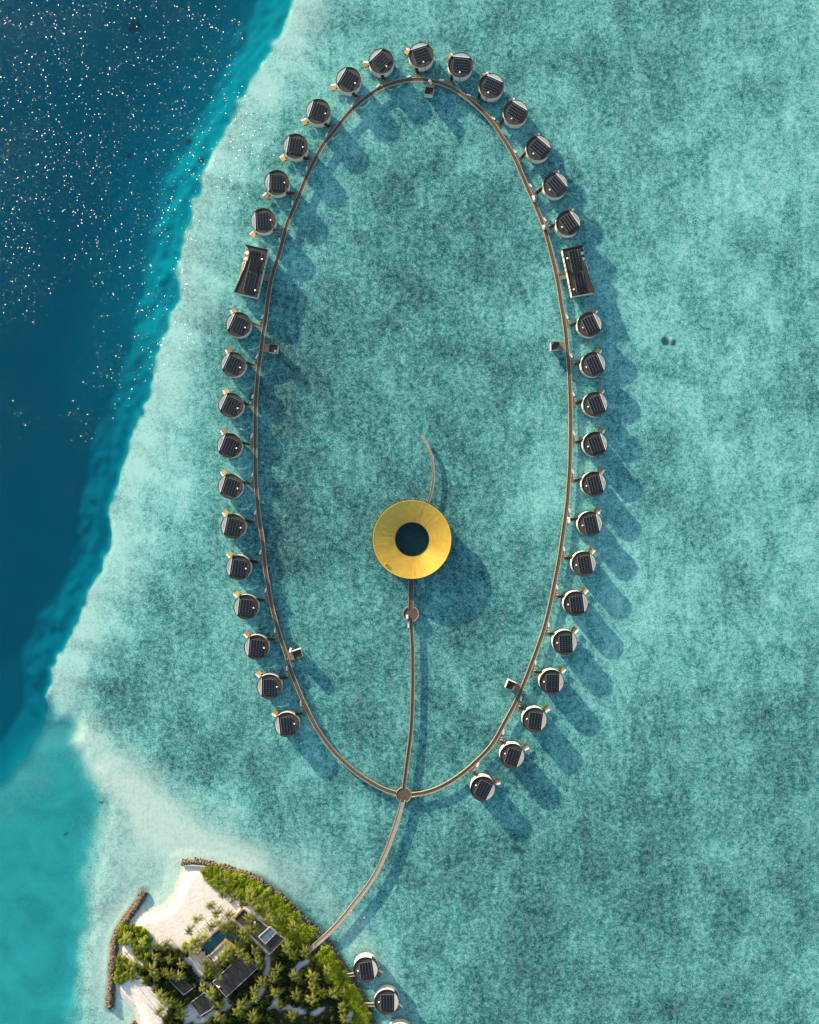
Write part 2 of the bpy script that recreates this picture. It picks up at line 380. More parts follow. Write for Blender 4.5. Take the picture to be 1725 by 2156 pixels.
FOREST = [(325,1995),(352,1985),(395,2000),(412,2030),(440,2035),(470,2010),(520,1995),(565,2010),(604,1976),(560,1935),(535,1900),(497,1888),(478,1880),(463,1871),(447,1858),(432,1847),(427,1833),(440,1826),
 (478,1838),(505,1847),(530,1857),(548,1868),(566,1881),(584,1894),(602,1910),(620,1926),(638,1944),(657,1962),(687,1992),(702,2014),(716,2040),(732,2062),(747,2088),(761,2112),(772,2136),(779,2160),(790,2215),(350,2215),(340,2165),(345,2140),(362,2122),(340,2095),(318,2065),(300,2040)]
CL1 = r1((250,950),(440,955),(560,1000),(630,1080),(630,1250),(560,1380),(450,1360),(430,1230),(380,1170),(240,1160),(235,1080))
CL2 = r1((230,1330),(400,1390),(480,1430),(470,1500),(380,1580),(240,1670),(205,1620),(215,1500))
CL3 = r1((510,1430),(650,1430),(720,1560),(560,1600),(500,1540))
soil = np.maximum.reduce([sm(sd_poly(X, Y, wpts(q)), -1.5, 1.5) for q in (FOREST, CL1, CL2, CL3, r2((540,790),(690,730),(1090,1140),(900,1150),(230,1180),(280,1060)))])
soil *= sm(dP, 1.0, 2.0) * (1 - sm(sd_poly(X, Y, wpts(SANDPATCH)), -1, 0.5)) * land
fringe = sm(-sd_line(X, Y, wpts(COAST_NE[6:])), -9, -1.5) * 0.75 * (1 - land)
fringe = np.maximum(fringe, sm(-sd_line(X, Y, wpts(BW_W)), -5.5, -2.5) * 0.6 * (1 - land))
# coral heads: centre, radius, strength
HEADS = [(267,35,17,.75),(247,206,9,.5),(386,279,9,.95),(419,334,8,.95),(302,263,6,.4),(255,312,11,.65),(308,335,14,.5),(182,588,22,.35),(320,605,6,.7),(392,257,5,.4),
 (914,475,6,.95),(1036,1432,4.5,.95),(134,1760,5,.8),(212,1692,5,.8),(405,2170,6,.8),(1400,718,11,.9),(1420,722,8,.9),(1432,680,4,.8),(1500,660,4,.7),(1445,770,5,.7),
 (1085,1788,12,.8),(1102,1795,7,.8),(1040,1840,5,.5),(1520,880,6,.7),(1560,800,5,.6),(1330,1500,8,.6),(1345,1525,7,.6),(1390,1470,8,.5),(1480,1560,6,.5),(1255,1560,4,.6),
 (1210,1800,6,.5),(1180,1900,5,.6),(1290,1700,9,.45),(1370,1650,14,.4),(1240,1700,10,.35),(1600,980,6,.5),(1625,890,5,.5),(1310,1880,8,.4),(1160,1960,9,.5),(1075,2100,10,.5),(1120,2050,8,.45),(140,1755,4,.6),(240,1820,7,.5)]
for _ in range(190):
    a = rng.random(); HEADS.append((rng.uniform(1230, 1720), rng.uniform(620, 2150), rng.uniform(1.6, 4.2), rng.uniform(.4, .9)))
for _ in range(60): HEADS.append((rng.uniform(880, 1300), rng.uniform(1780, 2150), rng.uniform(1.6, 4.5), rng.uniform(.25, .7)))
dark = np.zeros(X.shape)
pw = vnoise(X, Y, 2.6, 11) * 0.9
for hx, hy, hr, hs in HEADS:
    c = W(hx, hy); r = hr * S
    i0, i1 = np.searchsorted(xs, (c.x - 2.5 * r - 3, c.x + 2.5 * r + 3)); j0, j1 = np.searchsorted(ys, (c.y - 2.5 * r - 3, c.y + 2.5 * r + 3))
    sl = np.s_[j0:j1, i0:i1]
    d = np.hypot(X[sl] - c.x, Y[sl] - c.y) / r + pw[sl]
    dark[sl] = np.maximum(dark[sl], hs * (1 - sm(d, 0.55, 1.35)))
dark = np.maximum(np.maximum(dark, fringe), 0.85 * hole_shade)  # coral and shore fringe, plus painted shade within the pavilion opening
# seagrass density: dense inside the ring, thin on the outer flat, streaks out from the reef rim; the pavilion opening's term is painted shade
ring_in = sm(sd_poly(X, Y, wpts(WALK)), -25, 40)
tone = 0.8 * hole_shade + 0.26 * ring_in + 0.17 * sm(PY, 1250, 2000) * sm(PX, 700, 1000) - 0.12 * sm(PX, 1300, 1500) * (1 - sm(PY, 1100, 1500)) - 0.10 * (1 - sm(PX, 560, 1000)) * (1 - sm(PY, 60, 260))
tone += 0.30 * np.exp(-((PX - 330) / 150) ** 2 - ((PY - 1440) / 110) ** 2) + 0.22 * np.exp(-((PX - 540) / 140) ** 2 - ((PY - 1620) / 90) ** 2)
tone += 0.16 * np.exp(-((PX - 540) / 120) ** 2 - ((PY - 1300) / 240) ** 2) + 0.15 * np.exp(-((PX - 1370) / 90) ** 2 - ((PY - 1420) / 90) ** 2)
tone -= 0.40 * edge + 0.12 * np.exp(-((PX - 330) / 80) ** 2 - ((PY - 1100) / 200) ** 2)
tone += (vnoise(X, Y, 75, 21) + vnoise(X, Y, 36, 22) * 0.9 + vnoise(X, Y, 15, 23) * 0.7) * 0.40
spots = sm(PX, 1180, 1420) * (0.55 + 0.45 * sm(PY, 500, 900)) + 0.6 * sm(PX, 850, 1050) * sm(PY, 1720, 1850)
spots = np.clip(spots + vnoise(X, Y, 28, 41) * 0.9, 0, 1)
u_ = X * math.cos(R(-16)) + Y * math.sin(R(-16)); v_ = -X * math.sin(R(-16)) + Y * math.cos(R(-16))
rim = sm(sdD, -75, -8)
tone += rim * (vnoise(u_, v_ * 6.5, 60, 51) * 0.55 + vnoise(u_, v_ * 5, 24, 52) * 0.35)
tone += 0.34 * np.exp(-((PX - 420) / 120) ** 2 - ((PY - 1590) / 70) ** 2) + 0.25 * np.exp(-((PX - 250) / 70) ** 2 - ((PY - 1470) / 60) ** 2)
tone += 0.22 * sm(PX, 540, 580) * (1 - sm(PX, 600, 720)) * sm(PY, 500, 700) * (1 - sm(PY, 1300, 1500))
zsea = -0.55 - 10.5 * sm(sdD, -1, 26) - 1.6 * cyan * (1 - deep)
zland = np.where(sdI > 0, np.minimum(sdI * 0.13, 1.0), sdI * 0.07)
Z = np.maximum(zsea, zland)

k = N('seabed_sand_and_seagrass'); p = k.pos()
aD, aC, aS, aL, aO, aK, aT = (k.attr(x) for x in ('deep', 'cyan', 'sand', 'land', 'soil', 'dark', 'tone'))
n1 = k.math('ADD', k.math('MULTIPLY', k.noise(2.3, 1, 0.6, p, 0.1), 0.62), k.math('MULTIPLY', k.noise(0.95, 2, 0.7, p, 0.2), 0.38)); n2 = k.noise(0.36, 4, 0.75, p, 0.3); n3 = k.noise(0.045, 4, 0.6, p, 0.6)
mot = k.math('ADD', k.math('MULTIPLY', n1, 0.62), k.math('ADD', k.math('MULTIPLY', n2, 0.29), k.math('MULTIPLY', n3, 0.24)))
mot = k.math('ADD', 0.54, k.math('MULTIPLY', k.math('SUBTRACT', mot, 0.575), 2.0))
sm_ = k.n('ShaderNodeMapping'); k.put(sm_.inputs[0], p); sm_.inputs['Rotation'].default_value = (0, 0, R(38)); sm_.inputs['Scale'].default_value = (1, 0.35, 1)
stk = k.noise(0.075, 5, 0.62, sm_.outputs[0], 1.6)          # wave swept streaks
mot = k.math('ADD', mot, k.math('MULTIPLY', k.math('SUBTRACT', stk, 0.5), 0.50))
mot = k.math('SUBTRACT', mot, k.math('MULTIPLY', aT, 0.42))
flat = k.ramp(mot, [(0.18, (0.008, 0.058, 0.062)), (0.38, (0.024, 0.145, 0.146)), (0.54, (0.082, 0.285, 0.268)), (0.68, (0.185, 0.450, 0.408)), (0.88, (0.39, 0.64, 0.565))])
rip = k.n('ShaderNodeTexWave', wave_type='BANDS', bands_direction='X'); rip.inputs['Scale'].default_value = 0.12; rip.inputs['Distortion'].default_value = 9; rip.inputs['Detail'].default_value = 3; rip.inputs['Detail Scale'].default_value = 0.6
k.put(rip.inputs['Vector'], p)
sandc = k.mix(k.math('MULTIPLY', k.math('ADD', k.math('MULTIPLY', rip.outputs[1], 0.12), k.math('MULTIPLY', n2, 0.7)), 1.0), (0.48, 0.55, 0.48), (0.76, 0.73, 0.63))
aS2 = k.mapr(k.math('ADD', aS, k.math('MULTIPLY', k.math('SUBTRACT', k.math('ADD', k.math('MULTIPLY', n1, .5), k.math('MULTIPLY', n2, .5)), 0.5), 1.7)), -0.10, 1.10)
col = k.mix(aS2, flat, sandc)
cy = k.mix(k.mapr(n3, .35, .65), (0.010, 0.19, 0.215), (0.022, 0.30, 0.315))
cy = k.mix(k.mapr(n1, .4, .75), cy, (0.04, 0.30, 0.29))
cf = k.mapr(k.math('ADD', aC, k.math('MULTIPLY', k.math('SUBTRACT', n2, .5), 0.7)), 0.2, 0.85)
col = k.mix(k.math('MULTIPLY', cf, k.math('SUBTRACT', 1.0, k.math('MULTIPLY', aS, 0.55))), col, cy)
dp = k.ramp(aD, [(0.0, (0.02, 0.30, 0.31)), (0.25, (0.006, 0.20, 0.235)), (0.55, (0.0005, 0.125, 0.175)), (0.75, (0.0, 0.084, 0.132)), (1.0, (0.0, 0.054, 0.094))])
dp = k.mix(k.mapr(k.noise(0.02, 3, 0.5, p), .35, .65, 0, .35), dp, (0.001, 0.048, 0.085))
col = k.mix(k.mapr(k.math('ADD', aD, k.math('MULTIPLY', k.math('SUBTRACT', n2, .5), 0.25)), 0.02, 0.30), col, dp)
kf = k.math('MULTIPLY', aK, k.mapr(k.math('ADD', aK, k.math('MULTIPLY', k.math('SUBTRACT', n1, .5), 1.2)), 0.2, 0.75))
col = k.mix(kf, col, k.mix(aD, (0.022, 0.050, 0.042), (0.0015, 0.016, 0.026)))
spn = k.noise(0.42, 3, 0.75, p, 0.6)
col = k.mix(k.math('MULTIPLY', k.mapr(spn, 0.66, 0.72), k.math('MULTIPLY', k.attr('spots'), 0.75)), col, (0.030, 0.060, 0.046))
sep = k.n('ShaderNodeSeparateXYZ'); k.put(sep.inputs[0], p)
dry = k.mix(k.mapr(k.math('ADD', k.math('MULTIPLY', n2, 0.6), k.math('MULTIPLY', n1, 0.4)), .35, .65), (0.64, 0.575, 0.49), (0.78, 0.715, 0.63))
wet = k.mix(k.mapr(k.math('ADD', sep.outputs[2], k.math('MULTIPLY', k.math('SUBTRACT', n2, .5), .15)), 0.05, 0.42), (0.47, 0.41, 0.32), dry)
wz = k.math('ADD', sep.outputs[2], k.math('MULTIPLY', k.math('SUBTRACT', n3, .5), .25))
wr = k.math('MULTIPLY', k.math('LESS_THAN', k.math('ABSOLUTE', k.math('SUBTRACT', wz, 0.30)), 0.035), k.mapr(n2, .48, .58, 0, .7))
wet = k.mix(wr, wet, (0.12, 0.095, 0.06))          # line of washed up weed
fp = k.noise(2.2, 2, 0.6, p); wet = k.mix(k.mapr(fp, .62, .72, 0, .22), wet, (0.42, 0.37, 0.30))
col = k.mix(aL, col, wet)
so = k.mix(k.mapr(n1, .35, .65), (0.035, 0.032, 0.020), (0.095, 0.078, 0.050))
col = k.mix(aO, col, so)
nb = k.math('ADD', k.math('MULTIPLY', n1, 0.25), k.math('MULTIPLY', k.noise(0.5, 3, .6, p), 0.6))
bst = k.math('MULTIPLY', aL, 0.20)
SEABED = k.bsdf(col, 0.95, spec=0.0, normal=k.bump(nb, k.math('ADD', bst, 0.05), 1.0))
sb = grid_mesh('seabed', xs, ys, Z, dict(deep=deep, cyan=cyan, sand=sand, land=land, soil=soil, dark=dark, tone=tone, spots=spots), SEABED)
tag(sb, kind='structure')

wx = axis(-260, 256, 5, 3500); wy = axis(-320, 310, 5, 3500)
X2, Y2 = np.meshgrid(wx, wy)
swell = sm(sd_poly(X2, Y2, wpts(DEEP)), -60, 15)
k = N('sea_water'); p = k.pos(); aw = k.attr('swell')
big = k.mapr(k.noise(0.018, 4, 0.65, p), 0.37, 0.63, 0.50, 1.10)
vo = k.n('ShaderNodeTexVoronoi', voronoi_dimensions='2D'); vo.inputs['Scale'].default_value = 3.6; k.put(vo.inputs['Vector'], p)   # small wave facets
cs = k.n('ShaderNodeSeparateColor'); k.put(cs.inputs[0], vo.outputs['Color'])
amp = k.math('MULTIPLY', big, k.math('ADD', 0.22, k.math('MULTIPLY', aw, 0.40)))
def slope(c):
    q = k.math('SUBTRACT', k.math('MULTIPLY', c, 2.0), 1.0)
    return k.math('MULTIPLY', k.math('MULTIPLY', q, k.math('MULTIPLY', q, q)), amp)
cn = k.n('ShaderNodeCombineXYZ'); k.put(cn.inputs[0], slope(cs.outputs[0])); k.put(cn.inputs[1], slope(cs.outputs[1])); cn.inputs[2].default_value = 1.0
vn = k.n('ShaderNodeVectorMath', operation='NORMALIZE'); k.put(vn.inputs[0], cn.outputs[0]); bm_ = vn.outputs[0]
tr = k.n('ShaderNodeBsdfTransparent'); k.put(tr.inputs[0], (0.89, 0.985, 0.98))
gl = k.n('ShaderNodeBsdfGlossy', distribution='BECKMANN'); gl.inputs['Roughness'].default_value = 0.20; k.put(gl.inputs['Color'], (1, 1, 1)); k.t.links.new(bm_, gl.inputs['Normal'])
lw = k.n('ShaderNodeLayerWeight'); lw.inputs[0].default_value = 0.5
fr = k.math('ADD', 0.009, k.math('MULTIPLY', k.math('POWER', lw.outputs['Facing'], 5.0), 0.45))
ms = k.n('ShaderNodeMixShader'); k.put(ms.inputs[0], fr); k.t.links.new(tr.outputs[0], ms.inputs[1]); k.t.links.new(gl.outputs[0], ms.inputs[2])
k.t.links.new(ms.outputs[0], k.out.inputs[0])
wat = grid_mesh('water', wx, wy, np.zeros(X2.shape), dict(swell=swell), k.m); tag(wat, kind='structure')

# ------------------------------------------------------------------ boardwalks
DZ = 1.6
def strip(mb, line, o0, o1, z0, z1, mi=0, closed_ends=True):
    """a band along line between lateral offsets o0..o1 (left positive) and heights z0..z1, uv = (length, across)"""
    L = np.array(line); T = np.gradient(L, axis=0); T /= np.linalg.norm(T, axis=1)[:, None]; Nn = np.c_[-T[:, 1], T[:, 0]]
    d = np.r_[0, np.cumsum(np.hypot(*np.diff(L, axis=0).T))]
    vs, fs = [], []
    for i in range(len(L)):
        a = L[i] + Nn[i] * o0; b = L[i] + Nn[i] * o1
        vs += [(a[0], a[1], z0), (b[0], b[1], z0), (b[0], b[1], z1), (a[0], a[1], z1)]
    for i in range(len(L) - 1):
        p, q = i * 4, i * 4 + 4
        for e in range(4): fs.append((p + e, p + (e + 1) % 4, q + (e + 1) % 4, q + e))
    fs += [(0, 3, 2, 1)[::-1], tuple(len(vs) - 4 + e for e in range(4))[::-1]]
    if mb.uv is None: mb.uv = []
    off = len(mb.v)
    for i in range(len(L)): mb.uv += [(d[i], o0), (d[i], o1), (d[i], o1), (d[i], o0)]
    mb.add(vs, fs, mi)
def put_uv(me, uv):
    lay = me.uv_layers.new(name='UVMap')
    arr = np.array(uv, np.float32)[np.array([l.vertex_index for l in me.loops])]
    lay.data.foreach_set('uv', arr.ravel())
def planar_uv(me, ang=0.0):
    c, s_ = math.cos(ang), math.sin(ang)
    put_uv(me, [(v.co.x * c + v.co.y * s_, -v.co.x * s_ + v.co.y * c) for v in me.vertices])
pile_me = None
def pile_mesh():
    global pile_me
    if pile_me is None:
        mb = MB(); mb.cyl((0, 0), 0.16, -1.2, 1.15, 8); pile_me = mb.mesh('pile', M['dark'])
    return pile_me
def boardwalk(name, pts, width, label, cat, kw=(0.5, 0.3), kh=(0.26, 0.14), mat='deck', step=2.4):
    line = spline([tuple(W(a, b, DZ).to_2d()) for a, b in pts], step)
    t = thing(name, (line[0][0], line[0][1], 0), 0, label, cat)
    base = line - line[0]; hw = width / 2
    mb = MB(); strip(mb, base, -hw + kw[1] * .5, hw - kw[0] * .5, DZ - 0.35, DZ)
    o = mb.build('deck', M[mat], t); put_uv(o.data, mb.uv)
    for s_, w_, h_ in ((1, kw[0], kh[0]), (-1, kw[1], kh[1])):
        mb = MB(); a, b = sorted((s_ * hw, s_ * (hw - w_))); strip(mb, base, a, b, DZ - 0.45, DZ + h_)
        mb.build('kerb', M['cream'], t)
    for i in range(2, len(base) - 1, max(4, len(base) // 45)):
        link('pile', pile_mesh(), t, (base[i][0], base[i][1], 0))
    return t, line
ringt, ringl = boardwalk('ring_boardwalk', WALK, 2.6, 'long brown timber boardwalk looping past all the round villas as an egg shaped ring', 'boardwalk', (0.42, 0.42), (0.16, 0.16))
boardwalk('garden_boardwalk', CENTRE, 2.5, 'straight inner boardwalk from the round junction deck up toward the golden ring pavilion', 'boardwalk')
boardwalk('link_boardwalk', LINKW, 3.2, 'short wide boardwalk joining the small round deck to the golden ring pavilion', 'boardwalk', (0.35, 0.3))
boardwalk('curved_pier', TAIL, 1.65, 'slim pale pier curving away behind the golden pavilion to a dead end', 'pier', (0.3, 0.18), (0.22, 0.1), 'deckgrey')
boardwalk('island_jetty', JETTY, 2.9, 'pale curved jetty from the island shore to the round junction deck', 'jetty', (0.75, 0.3), (0.3, 0.12), 'deckgrey')

def round_deck(name, px_, py_, rad, label):
    c = W(px_, py_, DZ); t = thing(name, (c.x, c.y, 0), 0, label, 'deck')
    mb = MB(); mb.cyl((0, 0), rad - 0.05, DZ - 0.3, DZ + 0.006, 40); o = mb.build('deck', M['deck'], t); planar_uv(o.data, 0.7)
    return t
rd = round_deck('round_deck', 850, 1673.8, 4.55, 'round timber junction deck where the ring, inner and island boardwalks meet')
mb = MB()
for a0, a1 in ((-72, 0), (14, 72), (101, 165), (182, 238)): mb.arcwall(4.2, 4.55, DZ - 0.4, DZ + 0.22, a0, a1, 12)
mb.build('kerb', M['cream'], rd)
rd = round_deck('round_deck', 865, 1292.8, 4.7, 'small round timber deck carrying a white buggy below the golden pavilion')
mb = MB()
for a0, a1 in ((-66, 66), (112, 246)): mb.arcwall(4.3, 4.75, DZ - 0.4, DZ + 0.3, a0, a1, 24)
mb.build('kerb', M['cream'], rd)

# ------------------------------------------------------------------ round villas
VR, VT, VF = 7.25, 6.0, 1.45         # roof radius, parapet top, floor
CH = 0.615 * VR
CHA = math.degrees(math.acos(0.615))
def make_villa(sgn):
    t = thing('round_villa', (0, 0, 0))
    mb = MB(); mb.arcwall(VR - 0.35, VR - 0.06, VF - 0.35, VT - 0.32, CHA, 360 - CHA, 60); wl = mb.build('wall', M['wall'], t)
    mb = MB(); a = R(182 * 1 if sgn > 0 else 178); mb.box(((VR - 0.05) * math.cos(a), (VR - 0.05) * math.sin(a), 3.6), (0.16, 0.22, 4.2), a); mb.build('slit_window', M['rim'], wl)
    mb = MB(); a = R(180 - sgn * 38.5); mb.box(((VR - 0.06) * math.cos(a), (VR - 0.06) * math.sin(a), 2.9), (0.2, 1.9, 2.6), a); mb.build('door', M['dark'], t)
    mb = MB(); mb.cyl((0, 0), VR - 0.9, -0.4, VF - 0.36, 36); mb.build('base', M['dark'], t)
    arc = [(VR * .975 * math.cos(R(q)), VR * .975 * math.sin(R(q))) for q in np.linspace(CHA + .6, 360 - CHA - .6, 60)]
    mb = MB(); mb.prism(arc, VT - 0.55, VT - 0.28); rf = mb.build('roof', M['roof'], t)
    mb = MB(); mb.arcwall(VR - 0.30, VR, VT - 0.42, VT + 0.02, 0, 360, 96); mb.build('parapet', M['rim'], rf)
    mb = MB(); L = 2 * VR * math.sin(R(CHA)) - 0.75
    mb.box((CH - 0.22, 0, VT - 0.2), (0.34, L, 0.36)); mb.build('roof_kerb', M['rim'], rf)
    mb = MB(); mb.box((CH + 0.12, 0, VT - 0.22), (0.26, L - 0.2, 0.3)); mb.build('gutter', M['white'], rf)
    mb = MB(); mb.cyl((-0.62 * VR, 0), 0.34, VT - 0.3, VT + 0.1, 16); mb.cyl((-0.62 * VR, 0), 0.44, VT + 0.1, VT + 0.24, 16, r1=0.32); mb.build('roof_vent', M['white'], rf)
    mb = MB(); pxw, pyw = 1.70, 1.085
    for i in range(4):
        for j in range(8):
            mb.box(((i - 1.5) * pxw, (j - 3.5) * pyw, VT + 0.10), (pxw - 0.16, pyw - 0.10, 0.04))
    sa = mb.build('solar_array', M['panel'], rf)
    mb = MB()
    for i in range(5): mb.box(((i - 2) * pxw, 0, VT + 0.05), (0.15, 8 * pyw, 0.05))
    for j in range(9): mb.box((0, (j - 4) * pyw, VT + 0.02), (4 * pxw, 0.07, 0.04))
    for x, y in ((-3.2, -4), (3.2, -4), (-3.2, 4), (3.2, 4), (0, 4), (0, -4)): mb.box((x, y, VT - 0.14), (0.1, 0.1, 0.34))
    mb.build('rail', M['panelrail'], sa)
    # open crescent terrace under pale battens
    seg = [(VR * .96 * math.cos(R(q)), VR * .96 * math.sin(R(q))) for q in np.linspace(-CHA, CHA, 24)]
    mb = MB(); mb.prism(seg, VF - 0.35, VF); mb.build('terrace', M['pale'], t)
    mb = MB(); mb.arcwall(VR - 0.32, VR - 0.06, VF - 0.35, VF + 1.0, -CHA, CHA, 24); mb.build('terrace_wall', M['wall'], t)
    mb = MB(); mb.arcwall(4.7, 5.7, VF + 0.01, VF + 0.5, -28, 28, 16); mb.build('curved_bench', M['slat'], t)
    mb = MB(); mb.arcwall(5.75, 6.85, VF + 0.012, VF + 0.1, -sgn * 5 - 26, -sgn * 5 + 26, 16); mb.build('plunge_pool', M['poolpale'], t)
    mb = MB(); n = 26
    for i in range(n):
        y = (i - (n - 1) / 2) * (L / n); x1 = math.sqrt(max(0, (VR - .32) ** 2 - y * y)) - 0.02
        x0 = CH + 0.27
        if x1 - x0 > 0.15: mb.box(((x0 + x1) / 2, y, VT - 0.17), (x1 - x0, 0.17, 0.2))
    mb.build('pergola', M['slat'], t)
    # swim platform
    a = R(sgn * 42); c = Vector((9.35 * math.cos(a), 9.35 * math.sin(a), 0))
    ex = Vector((math.cos(a), math.sin(a), 0)); ey = Vector((-math.sin(a), math.cos(a), 0)) * sgn
    def bx(m, u, v, z, su, sv, sz): m.box(c + ex * u + ey * v + Vector((0, 0, z)), (su, sv, sz), a)
    mb = MB(); bx(mb, 0, 0.4, 0.85, 3.0, 2.7, 0.18); pf = mb.build('swim_platform', M['golddeck'], t)
    mb = MB(); bx(mb, 0, -1.45, 0.88, 3.0, 1.0, 0.2); mb.build('sun_pad', M['white'], pf)
    mb = MB(); bx(mb, -1.5, 1.0, 1.15, 0.9, 0.9, 0.12); bx(mb, -1.95, 1.0, 1.35, 0.5, 0.9, 0.12); bx(mb, 0.2, 1.85, 1.0, 2.4, 0.12, 0.5); mb.build('steps', M['dark'], pf)
    return t
protos = {1: make_villa(1), -1: make_villa(-1)}
used = {1: False, -1: False}

# boardwalk lookup
RL = np.array(ringl); RD = np.r_[0, np.cumsum(np.hypot(*np.diff(RL, axis=0).T))]
def ring_at(s_):
    s_ = min(max(s_, 0), RD[-1]); p_ = np.array([np.interp(s_, RD, RL[:, 0]), np.interp(s_, RD, RL[:, 1])])
    q = np.array([np.interp(min(s_ + 1, RD[-1]), RD, RL[:, 0]), np.interp(min(s_ + 1, RD[-1]), RD, RL[:, 1])])
    r_ = np.array([np.interp(max(s_ - 1, 0), RD, RL[:, 0]), np.interp(max(s_ - 1, 0), RD, RL[:, 1])])
    t_ = q - r_; return p_, t_ / np.linalg.norm(t_)
def ray_hit(o, d):
    best = None
    for i in range(len(RL) - 1):
        a, b = RL[i], RL[i + 1]; e = b - a; den = d[0] * e[1] - d[1] * e[0]
        if abs(den) < 1e-9: continue
        t_ = ((a[0] - o[0]) * e[1] - (a[1] - o[1]) * e[0]) / den; u = ((a[0] - o[0]) * d[1] - (a[1] - o[1]) * d[0]) / den
        if t_ > 0 and 0 <= u <= 1 and (best is None or t_ < best[0]): best = (t_, RD[i] + u * np.hypot(*e))
    return best

# bench and bicycle prototypes
def make_bench():
    t = thing('bench', (0, 0, 0))
    mb = MB(); mb.box((0, 0, 0.45), (0.95, 2.5, 0.14)); mb.build('seat', M['slat'], t)
    mb = MB(); mb.box((-0.02, 0, 0.19), (0.7, 2.3, 0.38)); mb.build('base', M['grey'], t)
    mb = MB(); mb.box((0, 1.42, 0.36), (0.8, 0.3, 0.5)); mb.build('armrest', M['grey'], t)
    return t
def make_bike():
    t = thing('bicycle', (0, 0, 0))
    def wheel(x):
        mb = MB(); n = 16; vs = []; fs = []
        for i in range(n):
            a = 2 * math.pi * i / n
            for r_, y in ((.27, -.03), (.33, -.03), (.33, .03), (.27, .03)): vs.append((x + r_ * math.cos(a), y, .33 + r_ * math.sin(a)))
        for i in range(n):
            for e in range(4): fs.append((i * 4 + e, ((i + 1) % n) * 4 + e, ((i + 1) % n) * 4 + (e + 1) % 4, i * 4 + (e + 1) % 4))
        mb.add(vs, fs); mb.build('wheel', M['tyre'], t)
    wheel(-.52); wheel(.52)
    mb = MB(); P = dict(bb=(-.08, 0, .32), hub=(-.52, 0, .33), st=(-.2, 0, .82), hd=(.36, 0, .8), fk=(.52, 0, .33), hd2=(.32, 0, .98))
    for a, b in (('bb', 'hub'), ('bb', 'st'), ('st', 'hub'), ('bb', 'hd'), ('st', 'hd'), ('hd2', 'fk')): mb.tube([P[a], P[b]], .04, 6)
    mb.build('frame', M['slat'], t)
    mb = MB(); mb.tube([(.22, -.3, 1.02), (.32, -.1, 1.0), (.32, .1, 1.0), (.22, .3, 1.02)], .03, 6); mb.build('handlebar', M['grey'], t)
    mb = MB(); mb.box((-.22, 0, .88), (.28, .18, .07)); mb.build('saddle', M['seat'], t)
    mb = MB(); mb.box((.56, 0, .86), (.28, .36, .24)); mb.build('basket', M['pale'], t)
    return t
bench0 = make_bench(); bike0 = make_bike(); bench_used = [False]; bike_used = [False]
def place(proto, flag, loc, rz, label, cat, group):
    o = copy_tree(proto) if flag[0] else proto
    flag[0] = True; o.location = loc; o.rotation_euler = (0, 0, rz); tag(o, label, cat, group); return o

ORD = ['first', 'second', 'third', 'fourth', 'fifth', 'sixth', 'seventh', 'eighth', 'ninth', 'tenth', 'eleventh', 'twelfth', 'thirteenth']
VILLAS = []
for i, (x, y, a) in enumerate([(554,464,182),(583,384,178),(622,307,170),(670,234,162),(734,167,150),(803,128,133.5)]): VILLAS.append((x, y, a, 1, ORD[i] + ' above the left long villa'))
VILLAS.append((887, 115, 108, 1, 'topmost of the ring'))
for i, (x, y, a) in enumerate([(1197,469,35),(1170,389,41),(1134,311,49.5),(1086,236,58),(1035,180,66),(970,136,85)]): VILLAS.append((x, y, a, 1, ORD[i] + ' above the right long villa'))
for i, (x, y, a) in enumerate([(1242,683,25),(1250,767,23),(1254,851,20),(1254,935,18.5),(1251,1019,14.7),(1243,1103,12.5),(1230,1187,10.3),(1213,1271,6.7),(1190,1353,2),(1162,1436,-1.6),(1126,1516,-8),(1079,1592,-18.6),(1017,1661,-27)]):
    VILLAS.append((x, y, a, 1, ORD[i] + ' below the right long villa'))
for i, (x, y, a) in enumerate([(502,683,155.4),(491,767,155),(486,853,156),(483,938,159),(485,1024,163),(491,1108,168),(502,1195,171.4),(518,1278,173.9),(540,1363,175.2),(567,1446,178.8),(604,1526,186.3)]):
    VILLAS.append((x, y, a, -1, ORD[i] + ' below the left long villa'))
BW2 = 0.72       # half width of an entry bridge
